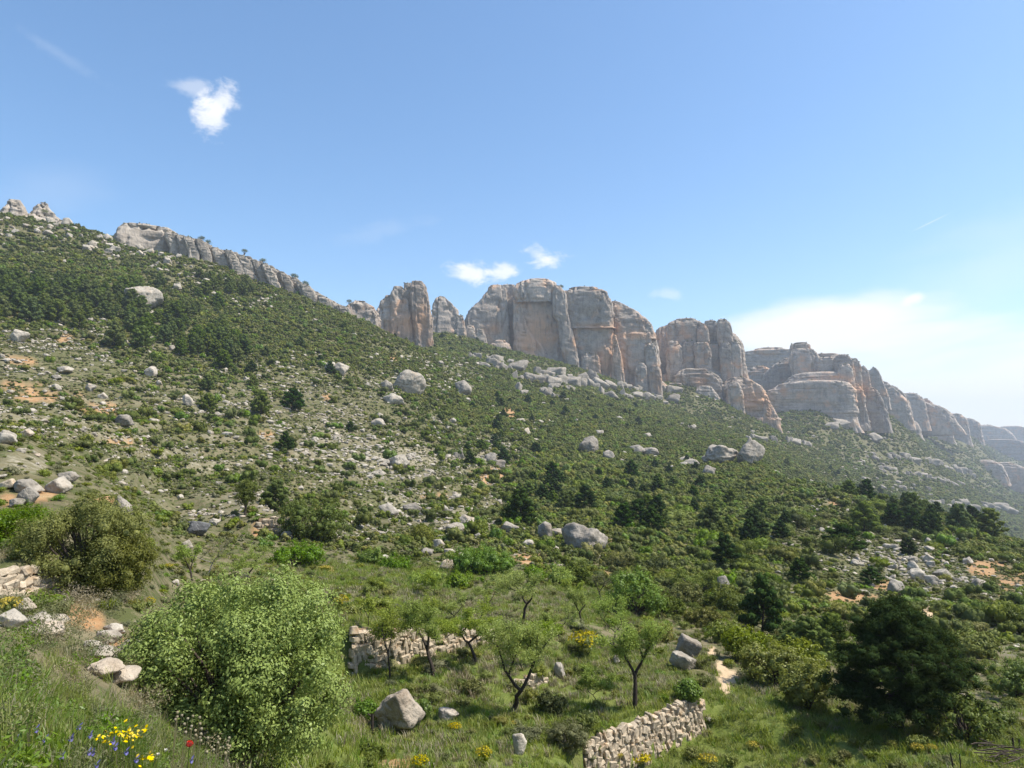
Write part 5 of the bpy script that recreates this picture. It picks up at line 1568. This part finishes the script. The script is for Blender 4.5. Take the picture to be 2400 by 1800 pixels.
lumpy_crown('leafy_bush', 'smooth green mound of a bush behind the orchard', 1128, 1284, 1380, 58, 190, M_BRIGHT, M_BARK, 9500, .17, 66, 46, .6, 1.0, .5, 'shrub')
lumpy_crown('leafy_bush', 'dark green bush beside the lone umbrella pine', 738, 1166, 1285, 70, 180, M_DARKSHRUB, M_BARK, 9500, .20, 67, 50, .7, 1.2, .5, 'shrub')
lumpy_crown('leafy_bush', 'fresh green bush above the oak, below the mid-slope wall', 705, 1272, 1345, 55, 140, M_BRIGHT, M_BARK, 7000, .15, 68, 36, .45, .8, .5, 'shrub')
for k, (u, vt, vb, rr_, wp, lab) in enumerate([
    (1790, 1508, 1610, 36, 130, 'largest yellow-green bush to the right of the path'), (1870, 1560, 1650, 32, 110, 'yellow-green bush in front of the large pine, on its left'),
    (1740, 1478, 1545, 41, 100, 'yellow-green bush behind the one right of the path'), (1845, 1500, 1580, 38, 110, 'yellow-green bush between the path bushes and the large pine'), (1690, 1462, 1510, 45, 70, 'small yellow-green bush at the top of the path')]):
    lumpy_crown('leafy_bush', lab, u, vt - 6, vb, rr_, wp * 1.25, M_YELLOWGREEN, M_BARK, 8500, .12, 80 + k, 40, .32, .58, .55, 'shrub')
for k, (u, vt, vb, rr_, wp, mm, lab) in enumerate([
    (1690, 1385, 1470, 58, 110, M_DARKSHRUB, 'dark bush below the upright grey rock'), (1590, 1370, 1450, 60, 120, M_MAQUIS, 'green bush right of the orchard end'), (1640, 1430, 1490, 50, 100, M_MAQUIS, 'green bush above the rock pair by the path'),
    (1530, 1470, 1560, 42, 110, M_MAQUIS, 'shady bush between the rounded green bush and the rock pair'), (1345, 1315, 1400, 60, 76, M_DARKSHRUB, 'dark bush at the upper edge of the orchard'), (2230, 1630, 1760, 29, 170, M_MAQUIS, 'mixed green bush at the right of the large pine'),
    (2360, 1540, 1650, 40, 140, M_BRIGHT, 'leafy green thicket at the right edge'), (2340, 1420, 1480, 72, 100, M_DARKSHRUB, 'dark cushion bush near the right edge above the thicket'), (2255, 1480, 1560, 55, 120, M_MAQUIS, 'green bush right behind the large pine'),
    (580, 1120, 1185, 78, 46, M_DARKSHRUB, 'small dark bush left of the umbrella pine'), (1600, 1590, 1690, 29, 60, M_BRIGHT, 'green bush at the far end of the corner wall'), (990, 1230, 1290, 76, 60, M_MAQUIS, 'green bush below the rubble bank'), (870, 1290, 1340, 58, 90, M_BRIGHT, 'bright bush between the oak and the green mound'),
    (640, 1555, 1600, 0, 0, M_BRIGHT, '')]):
    if wp: lumpy_crown('leafy_bush', lab, u, vt, vb, rr_, wp, mm, M_BARK, 5200, .12 if rr_ < 45 else .17, 100 + k, 30, .28 * rr_ / 38, .5 * rr_ / 38, .5, 'shrub')


def almond(label, u, vt, vb, wpx, seed, fork=.5, lean=0.0, mat=M_ALMOND, bark=M_DARKBARK, leaves=2600, thick=1.0, bare_frac=.28, name='almond_tree', leaf=.085):
    x, y, z, h, r = stand(u, vt, vb)
    leaves = int(leaves * 3.0)
    g = np.random.default_rng(seed)
    root = put(name, None, None, (x, y, z)); tag(root, label, 'tree')
    wid = wpx * 1.2 * r / FPX
    lines, tips = [], []

    def grow(p, d, L_, rad, lev):
        k = 5
        pts = [p]; dd = d.copy()
        for _ in range(k - 1):
            dd = dd + g.normal(size=3) * .16 + np.array([0, 0, .03]); dd /= np.linalg.norm(dd)
            pts.append(pts[-1] + dd * L_ / (k - 1))
        pts = np.array(pts)
        lines.append((pts, np.linspace(rad, rad * .66, k)))
        if lev >= 2: tips.extend(list(pts[1:]))
        if lev >= 4: return
        nchild = 2 if lev == 0 else int(g.integers(2, 4))
        for q_ in range(nchild):
            if lev == 0:
                sgn = (-1) ** q_
                nd = np.array([sgn * fork + lean * .3, g.normal() * .35, .85])
            else:
                nd = dd + g.normal(size=3) * np.array([.62, .62, .38]); nd[2] = max(nd[2], -.1)
            nd /= np.linalg.norm(nd)
            grow(pts[-1] if q_ == 0 or lev == 0 else pts[-2], nd, L_ * g.uniform(.66, .9), rad * .64, lev + 1)
    grow(np.array([0, 0, -.1]), np.array([lean, 0, 1.0]) / math.hypot(lean, 1), h * bare_frac, .030 * h * thick, 0)
    allp = np.concatenate([l[0] for l in lines]); zmax = allp[:, 2].max(); wx = np.percentile(np.abs(allp[:, 0]), 97) * 2
    S = np.array([wid / max(wx, .1), wid / max(wx, .1), h / zmax]) * .97
    lines = [(a * S, b) for a, b in lines]
    T_ = np.array(tips) * S
    i = g.integers(0, len(T_), leaves)
    P_ = T_[i] + g.normal(size=(leaves, 3)) * np.array([.15, .15, .12]) * h / 4.2
    V_, F_ = leaf_quads(P_, g.normal(size=(leaves, 3)) + [0, 0, .3], leaf, leaf * .38, g)
    tv, tf = tubes(lines, 6)
    put('trunk', mesh_arrays('trunk', tv, tf, [bark], True), root); put('crown', mesh_arrays('crown', V_, F_, [mat]), root)
    return root


almond('almond tree with a thick trunk leaning left before the long wall', 1020, 1400, 1584, 125, 1, .35, -.45, leaves=3000)
almond('almond tree forked low in a wide V, mid orchard', 1114, 1402, 1552, 125, 2, .75, 0, leaves=3200)
almond('nearest almond tree, forked at its base, at the orchard front', 1196, 1442, 1668, 140, 3, .62, .15, leaves=3600)
almond('thin almond sapling with light shoots left of the thick leaning one', 915, 1418, 1590, 75, 4, .3, -.1, thick=.6, leaves=1500)
almond('tall crooked almond tree at the back of the orchard', 1226, 1325, 1456, 92, 5, .45, .2, leaves=1900)
almond('small almond tree on the grass right of the crooked one', 1304, 1418, 1494, 72, 6, .6, .05, leaves=1300)
almond('almond tree standing on the edge of the corner wall', 1486, 1446, 1662, 120, 7, .5, .2, leaves=2700)
almond('slender almond tree on the meadow before the rounded bush', 1367, 1366, 1462, 58, 8, .5, .0, leaves=1300)
almond('dark-twigged almond tree at the upper meadow edge', 1410, 1342, 1408, 44, 9, .4, -.1, leaves=500, mat=M_GREYSCRUB)
almond('crooked old almond tree just behind the oak', 580, 1268, 1348, 84, 10, .6, .35, leaves=1800)
almond('old almond tree with an arching trunk left of the crooked one', 452, 1272, 1362, 70, 11, .4, -.3, leaves=900)
almond('leafless grey twiggy bush behind the oak', 486, 1252, 1350, 90, 12, .6, .0, leaves=350, mat=M_GREYSCRUB, bark=M_TWIG, thick=.6, name='twiggy_bush')
almond('almond sapling behind the long wall', 985, 1390, 1470, 60, 13, .4, .1, leaves=900, thick=.6)
almond('light green almond sapling in the weeds before the grey stump of rock', 1400, 1560, 1652, 66, 14, .5, 0, leaves=1200, thick=.5)
almond('airy almond tree between the wide V one and the nearest one', 1075, 1385, 1470, 80, 15, .5, 0, leaves=1300, thick=.7)
almond('pale almond tree at the left foot of the rounded bush', 1440, 1400, 1520, 70, 16, .4, .0, leaves=1300, thick=.6)

almond('thin almond tree at the left end above the long wall', 862, 1392, 1470, 60, 17, .4, .1, leaves=900, thick=.6)
almond('small almond tree behind the wide V one', 1150, 1356, 1432, 66, 18, .5, 0, leaves=1000, thick=.6)
almond('airy almond tree right of the nearest one', 1262, 1452, 1560, 80, 19, .5, .1, leaves=1400, thick=.6)
almond('small almond tree below the green mound', 1020, 1340, 1408, 60, 20, .5, -.1, leaves=900, thick=.6)
almond('light almond sapling at the upper right of the meadow', 1330, 1352, 1420, 56, 21, .5, .1, leaves=900, thick=.6)
lumpy_crown('leafy_bush', 'grey-green bush at the near end of the corner wall', 1325, 1688, 1810, 24.2, 120, M_GREYSCRUB, M_TWIG, 6500, .06, 131, 34, .22, .4, .35, 'shrub')
lumpy_crown('leafy_bush', 'low grey bush left of the one at the corner wall', 1238, 1712, 1790, 24.0, 90, M_GREYSCRUB, M_TWIG, 4500, .06, 132, 28, .18, .32, .35, 'shrub')
for k, (u, vt, vb, rr_, wp, mm, lab) in enumerate([
    (930, 1318, 1380, 56, 90, M_BRIGHT, 'bright bush left of the green mound behind the orchard'), (1000, 1340, 1400, 50, 100, M_ALMOND, 'pale green thicket behind the thick leaning almond tree'), (1080, 1350, 1405, 50, 90, M_BRIGHT, 'bright thicket right behind the wide V almond tree'),
    (1185, 1355, 1410, 52, 80, M_ALMOND, 'pale thicket at the foot of the tall crooked almond tree'), (1250, 1330, 1392, 56, 80, M_BRIGHT, 'green bush right of the tall crooked almond tree'), (1310, 1330, 1385, 58, 70, M_ALMOND, 'pale bush below the dark bush at the meadow edge'),
    (1560, 1400, 1480, 52, 100, M_DARKSHRUB, 'dark bush touching the right side of the rounded green bush'), (1620, 1330, 1420, 66, 120, M_PINE, 'dark green thicket left of the upright grey rock'), (1750, 1400, 1470, 60, 90, M_PINE, 'green thicket right of the upright grey rock'), (1530, 1300, 1370, 76, 110, M_DARKSHRUB, 'dark thicket above the rounded green bush'),
    (1450, 1290, 1350, 80, 90, M_MAQUIS, 'olive thicket below the biggest grey boulder'), (830, 1440, 1490, 35, 60, M_YELLOWGREEN, 'yellow-green bush on the left end of the long wall'), (870, 1640, 1700, 25.5, 60, M_BRIGHT, 'green bush behind the big terrace boulder, left'), (985, 1640, 1690, 26, 60, M_BRIGHT, 'green bush behind the big terrace boulder, right'), (1110, 1600, 1650, 28.5, 90, M_MAQUIS, 'olive bush left of the nearest almond tree'), (1290, 1620, 1690, 27, 70, M_DARKSHRUB, 'dark shrub right of the nearest almond tree'), (880, 1760, 1830, 21, 90, M_DARKSHRUB, 'dark tuft bush at the bottom edge right of the oak')]):
    lumpy_crown('leafy_bush', lab, u, vt, vb, rr_, wp, mm, M_BARK, 3600, .09 if rr_ < 40 else .15, 160 + k, 26, .24 * rr_ / 38, .46 * rr_ / 38, .5, 'shrub')
# flowering broom bushes
BROOM = [(350, 1398, 1432, 26, 'small yellow broom in flower beside the oak'), (884, 1462, 1500, 32, 'round yellow-topped broom on the long wall'), (800, 1392, 1440, 40, 'yellow broom at the right shoulder of the oak'), (1372, 1478, 1540, 90, 'wide yellow-topped broom mound in the orchard'),
         (1134, 1748, 1796, 46, 'round yellow broom at the bottom edge below the orchard'), (984, 1768, 1812, 46, 'yellow broom at the bottom edge right of the oak'), (16, 1398, 1450, 60, 'yellow broom at the left edge above the white rock'), (1066, 1694, 1716, 36, 'low yellow flowering clump right of the terrace boulder'), (2150, 1742, 1768, 30, 'yellow flowering clump in front of the large pine'), (2185, 1744, 1766, 24, 'smaller yellow clump right of the one before the large pine'),
         (1765, 1738, 1756, 32, 'yellow flowering patch in the lower right meadow'), (1500, 1768, 1800, 60, 'yellow flowering patch under the corner wall'), (1660, 1770, 1792, 50, 'yellow flowering patch at the bottom of the meadow'), (330, 1318, 1332, 22, 'yellow flowers on the slope between shrub and oak'), (395, 1320, 1336, 22, 'yellow flowers behind the oak, on its left'), (760, 1325, 1338, 30, 'yellow flowers behind the oak, on its right'), (1205, 1690, 1700, 20, 'tiny yellow clump under the nearest almond tree'), (1450, 1765, 1780, 24, 'yellow clump at the foot of the corner wall')]
for k, (u, vt, vb, wp, lab) in enumerate(BROOM):
    x, y, z, h, r = stand(u, vt, vb)
    root = put('broom_bush', None, None, (x, y, z)); tag(root, lab, 'shrub', 'flowering broom bushes')
    wd = wp * r / FPX
    put('foliage', shrub_mesh('foliage', 1000 + k, 1100, .055, M_YELLOWGREEN, 8, .8, .3, solid=.5), root, None, None, (wd, wd, h * 1.5))
    g = np.random.default_rng(1100 + k); n = 170
    d = g.normal(size=(n, 3)); d[:, 2] = np.abs(d[:, 2]) + .3; d /= np.linalg.norm(d, axis=1, keepdims=True)
    P_ = d * np.array([wd * .46, wd * .46, h * .42]) * g.uniform(.8, 1.05, n)[:, None] + [0, 0, h * .55]
    V_, F_ = leaf_quads(P_, d + g.normal(size=(n, 3)) * .5, wd * .085, wd * .07, g)
    put('blossom', mesh_arrays('blossom', V_, F_, [M_BROOM]), root)

# individual shrubs
SH_KINDS = [shrub_mesh('shrub', 1200 + k, 1100, .055, mm, 9, fl, .55, solid=.66) for k, (mm, fl) in enumerate([(M_MAQUIS, .8), (M_MAQUIS, .7), (M_DARKSHRUB, .9), (M_BRIGHT, .7), (M_YELLOWGREEN, .65), (M_GREYSCRUB, .6)])]
SZ = [('round green shrub on the stony slope above the oak', 'shrubs on the stony slope above the oak', [(480, 1050, 380, 90), (200, 960, 200, 60)], 62, 14, 34, [0, 1, 2, 3, 4], ),
      ('green shrub on the hillside below the pine stand', 'shrubs below the pine stand', [(300, 880, 300, 50), (700, 870, 260, 60)], 50, 12, 28, [0, 1, 2, 4]),
      ('shrub in the thick green ground right of the rubble heap', 'shrubs right of the rubble heap', [(1350, 1150, 160, 70), (1580, 1260, 180, 80), (1560, 1350, 160, 50), (1750, 1300, 120, 60)], 80, 26, 74, [0, 1, 2, 2, 3]),
      ('low bush in the grass of the orchard terraces', 'bushes in the orchard grass', [(1050, 1600, 160, 70), (1300, 1480, 160, 60), (1200, 1740, 220, 40), (900, 1400, 130, 40)], 56, 26, 64, [0, 3, 4, 5, 5, 1]),
      ('dark cushion shrub on the right-hand slope', 'shrubs on the right-hand slope', [(2000, 1330, 220, 80), (2280, 1430, 110, 90), (1900, 1240, 180, 40)], 60, 18, 48, [0, 1, 2, 4])]
for li, (lab, grp, zone, cnt, s0, s1, kinds) in enumerate(SZ):
    k = 0; tries = 0
    while k < cnt and tries < 4000:
        tries += 1
        cu, cv, su, sv = zone[rnd.randrange(len(zone))]
        a, b = rnd.gauss(cu, su * .62), rnd.gauss(cv, sv * .62)
        if not (0 < a < 2400 and b < 1790): continue
        x, y, z, r = hit(a, b)
        if float(bare(np.array(x), np.array(y))) > .4 or float(wall_clear(np.array([x]), np.array([y]))[0]) == 0: continue
        rk = rnd.random(); wpx = s0 + (s1 - s0) * rk ** 2; sz = wpx * r / FPX
        o = put('shrub', SH_KINDS[kinds[rnd.randrange(len(kinds))]], None, (x, y, z - .05 * sz), (0, 0, rnd.uniform(0, 6.28)), (sz * 1.15, sz * 1.15, sz * rnd.uniform(.8, 1.15)))
        tag(o, where(lab, a, b, zone, rk), 'shrub', grp); k += 1

# trees on the ridge line, dark against the sky
for u, v, hp, lab in [(472, 566, 16, 'round dark tree on the ridge band, left of a pair'), (488, 573, 14, 'round dark tree on the ridge band, right of a pair'), (573, 594, 14, 'lone umbrella tree on the skyline of the ridge'), (616, 618, 16, 'dark tree leaning on the ridge band'),
                      (690, 656, 20, 'dark tree above the ribbed rocks, upper of two'), (716, 672, 18, 'dark tree above the ribbed rocks, lower of two'), (104, 502, 14, 'small dark tree at the foot of the ridge pinnacle'), (1316, 676, 12, 'tiny dark tree on top of the central cliff'), (818, 712, 14, 'tiny dark tree left of the twin tower')]:
    rr_ = 476 if u < 800 else (800 if u > 1000 else 560)
    x, y, z = (float(k) for k in pix_point(u, v, rr_ + 6))
    h = hp * rr_ / FPX
    tree('ridge_tree', lab, 'tree', BROAD_A[1], x, y, z - h * .25, h * 1.25, h * 1.2)

# ------------------------------------------------------------------ near left bank: flowers and seed stalks
def flower_stem(root, x, y, h, bend, rad=.0035, mat=M_HERB):
    tt_ = np.linspace(0, 1, 5)
    P_ = np.stack([bend[0] * tt_ ** 2, bend[1] * tt_ ** 2, h * tt_], -1)
    tv, tf = tubes([(P_, np.linspace(rad, rad * .7, 5))], 5)
    return put('stem', mesh_arrays('stem', tv, tf, [mat]), root), P_[-1]


def bank_point(u, v, r):
    """flower head at (u, v) and distance r, rooted on the ground below it"""
    x, y, z = (float(k) for k in pix_point(u, v, r))
    return x, y, float(tz(np.array(x), np.array(y))), z


def petal_mesh(name, L_, W_, mat, cup=.35, n=4):
    V_, F_ = [], []
    for i in range(n + 1):
        f = i / n; wv = W_ * math.sin(math.pi * (.12 + .78 * f)) * .5
        for s_ in (-1, 0, 1):
            V_.append((s_ * wv, L_ * f, L_ * cup * f * f + .12 * W_ * abs(s_)))
    for i in range(n):
        for j in (0, 1):
            a = i * 3 + j; F_.append((a, a + 1, a + 4, a + 3))
    return mesh_arrays(name, V_, np.array(F_), [mat], True)


def ground_h(u, v, r):
    x, y, zg, z = bank_point(u, v, r)
    return x, y, zg, max(z - zg, .12)


x, y, z, h = ground_h(437, 1750, 4.3)
root = put('poppy', None, None, (x, y, z)); tag(root, 'single red poppy in the grass at the foot of the oak', 'flower')
_, tip = flower_stem(root, x, y, h, (.02, -.01))
pm = petal_mesh('petal', .030, .038, M_POPPY, .5)
for k in range(4):
    put('petal', pm, root, tuple(tip), (R(38), 0, k * math.pi / 2 + .3))
put('centre', rock_mesh('centre', 3, 3, M_DARKBARK, 4, .9, 6), root, tuple(tip + np.array([0, 0, .008])), None, (.013, .013, .012))

vm = petal_mesh('petal', .020, .012, M_VIOLET, .25, 3)
for k, (u, v, r) in enumerate([(78, 1715, 4.2), (40, 1738, 4.0), (32, 1735, 4.1), (190, 1708, 4.6), (205, 1728, 4.4), (112, 1738, 4.2), (278, 1742, 4.4), (275, 1756, 4.3), (310, 1767, 4.2), (235, 1770, 4.2), (150, 1778, 4.0), (200, 1768, 4.2), (48, 1768, 3.9), (222, 1798, 4.0), (160, 1735, 4.4), (448, 1786, 4.3), (325, 1785, 4.2)]):
    x, y, z, h = ground_h(u, v, r)
    root = put('violet_flower', None, None, (x, y, z)); tag(root, 'small violet-blue flower in the bank grass', 'flower', 'violet flowers in the bank grass')
    _, tip = flower_stem(root, x, y, h, (rnd.uniform(-.03, .03), -.02), .002)
    for q_ in range(8):
        put('petal', vm, root, tuple(tip + np.array([0, 0, .012 * (q_ % 3)])), (R(rnd.uniform(10, 50)), 0, q_ * 2.4))

ym = petal_mesh('petal', .013, .010, M_YELLOW, .1, 3)
yv = []
for q_ in range(6):
    c_, s_ = math.cos(q_ * math.pi / 3), math.sin(q_ * math.pi / 3)
    yv.append((c_, s_))
YF_V = [(0, 0, .003)]; YF_F = []
for q_, (c_, s_) in enumerate(yv):
    b = len(YF_V); YF_V += [(c_ * .008 - s_ * .007, s_ * .008 + c_ * .007, .002), (c_ * .018, s_ * .018, .001), (c_ * .008 + s_ * .007, s_ * .008 - c_ * .007, .002)]
    YF_F.append((0, b + 2, b + 1, b))
YF = mesh_arrays('flower', YF_V, np.array(YF_F), [M_YELLOW])


def flower_clump(label, pts, r, seed):
    g = random.Random(seed)
    x0, y0, z0, h0 = ground_h(pts[0][0], pts[0][1], r)
    root = put('yellow_flower_clump', None, None, (x0, y0, z0)); tag(root, label, 'flowers')
    lines = []
    for u, v in pts:
        x, y, zg, h = ground_h(u, v, r + g.uniform(-.25, .25))
        e = np.array([x - x0, y - y0, zg + h - z0]); b = np.array([x - x0 + g.uniform(-.04, .04), y - y0, zg - z0])
        lines.append((np.stack([b, (b + e) / 2 + [0, .01, .02], e]), np.array([.0016, .0014, .0012])))
        put('flower', YF, root, tuple(e), (R(g.uniform(10, 60)), R(g.uniform(-30, 30)), g.uniform(0, 6)), g.uniform(.45, .75))
    tv, tf = tubes(lines, 4)
    tag(put('stems', mesh_arrays('stems', tv, tf, [M_HERB]), root), kind='stuff')


g = random.Random(4)
flower_clump('clump of bright yellow flowers in the bank grass', [(g.gauss(300, 22), g.gauss(1722, 13)) for _ in range(62)] + [(g.gauss(240, 18), g.gauss(1724, 7)) for _ in range(14)], 4.6, 1)
flower_clump('smaller yellow flower clump at the bottom edge left of the poppy', [(g.gauss(330, 8), g.gauss(1780, 7)) for _ in range(9)] + [(g.gauss(352, 6), g.gauss(1782, 8)) for _ in range(10)], 4.3, 2)
for u, v, lab in [(366, 1772, 'cream flower head at the bottom left of the poppy'), (384, 1762, 'cream flower head just left of the poppy')]:
    x, y, z, h = ground_h(u, v, 4.2)
    root = put('cream_flower', None, None, (x, y, z)); tag(root, lab, 'flower')
    _, tip = flower_stem(root, x, y, h, (.01, 0), .002)
    cm = petal_mesh('petal', .016, .012, M_CREAM, .3, 3)
    for q_ in range(5): put('petal', cm, root, tuple(tip), (R(40), 0, q_ * 1.257))

# seed stalks against the dark of the oak
HEAD = rock_mesh('seed_head', 77, 2, M_DRYGRASS, 4, .9, 5)
for k, (u0, u1, v0, v1, r, cnt, lab) in enumerate([(410, 470, 1660, 1720, 5.2, 16, 'grey seed stalks before the left foot of the oak'), (470, 540, 1690, 1760, 5.0, 18, 'dry seed stalks right of the poppy')]):
    g = random.Random(50 + k)
    x0, y0, z0, h0 = ground_h((u0 + u1) / 2, v1, r)
    root = put('seed_stalks', None, None, (x0, y0, z0)); tag(root, lab, 'plant')
    lines = []
    for q_ in range(cnt):
        u = g.uniform(u0, u1); v = g.uniform(v0, v1) + (u - u0) * .3
        x, y, zg, h = ground_h(u, v, r + g.uniform(-.3, .3))
        e = np.array([x - x0, y - y0, zg + h - z0]); b = np.array([x - x0 - g.uniform(.02, .12), y - y0, zg - z0])
        lines.append((np.stack([b, b * .5 + e * .5 + [0, 0, .03], e]), np.array([.0022, .002, .0016])))
        put('seed_head', HEAD, root, tuple(e), (g.uniform(-.4, .4), g.uniform(-.4, .4), 0), (.016, .016, .02))
    tv, tf = tubes(lines, 4)
    tag(put('stems', mesh_arrays('stems', tv, tf, [M_DRYGRASS]), root), kind='stuff')

# ------------------------------------------------------------------ stakes and brushwood
def stake(label, u, vt, vb, rad, fork=False, mat=M_DARKBARK, leanx=0.0):
    x, y, z, h, r = stand(u, vt, vb)
    root = put('wooden_stake', None, None, (x, y, z)); tag(root, label, 'stake')
    lines = [(np.array([[0, 0, -.2], [leanx * .5, 0, h * .5], [leanx, .02, h]]), np.array([rad, rad * .95, rad * .8]))]
    tv, tf = tubes(lines, 7); put('post', mesh_arrays('post', tv, tf, [mat], True), root)
    if fork:
        tv, tf = tubes([(np.array([[leanx, .01, h * .86], [leanx - .15, .02, h * 1.0]]), np.array([rad * .8, rad * .5]))], 6)
        put('stub', mesh_arrays('stub', tv, tf, [mat], True), root)


stake('dark forked stake beside the big terrace boulder', 872, 1674, 1722, .05, True)
stake('thin leaning stake at the bottom edge before the large pine', 2236, 1766, 1808, .022, leanx=-.07)
stake('thin upright stake at the bottom edge, right of the leaning one', 2252, 1768, 1806, .018)
stake('post of the old fence nearest the brushwood', 2376, 1730, 1758, .035)
stake('post of the old fence at the right edge', 2391, 1734, 1760, .035)
x, y, z, r = hit(2365, 1790)
root = put('brushwood_pile', None, None, (x, y, z)); tag(root, 'pile of brown cut branches at the bottom right corner', 'branches')
g = np.random.default_rng(5)
for q_ in range(34):
    L_ = g.uniform(.5, 1.3); a = g.normal() * .35; c_ = g.normal(size=3) * np.array([.35, .25, .0]) + [0, 0, .06 + .012 * q_]
    e = np.array([math.cos(a), math.sin(a), g.normal() * .14]) * L_ / 2
    tv, tf = tubes([(np.stack([c_ - e, c_ + g.normal(size=3) * .04, c_ + e]), np.array([.018, .014, .006]))], 5)
    put('branch', mesh_arrays('branch', tv, tf, [M_BARK], True), root)

# ------------------------------------------------------------------ the air
bm = bmesh.new(); bmesh.ops.create_cube(bm, size=1.0)
me = bpy.data.meshes.new('haze'); bm.to_mesh(me); bm.free()
zlo = float(ZB.min()) - 3; zhi = 330.0
haze = put('haze', me, None, (0, 0, (zlo + zhi) / 2), None, (9600, 9600, zhi - zlo))
m = bpy.data.materials.new('haze_air'); m.use_nodes = True
t = NT(m.node_tree)
pv = t.n('ShaderNodeVolumePrincipled', i_Density=0.00017)
pv.inputs['Color'].default_value = (0.80, 0.89, 1.0, 1); pv.inputs['Anisotropy'].default_value = 0.2
t.n('ShaderNodeOutputMaterial', i_Volume=pv.outputs[0])
me.materials.append(m)
tag(haze, kind='stuff', label='thin pale haze over the valley')
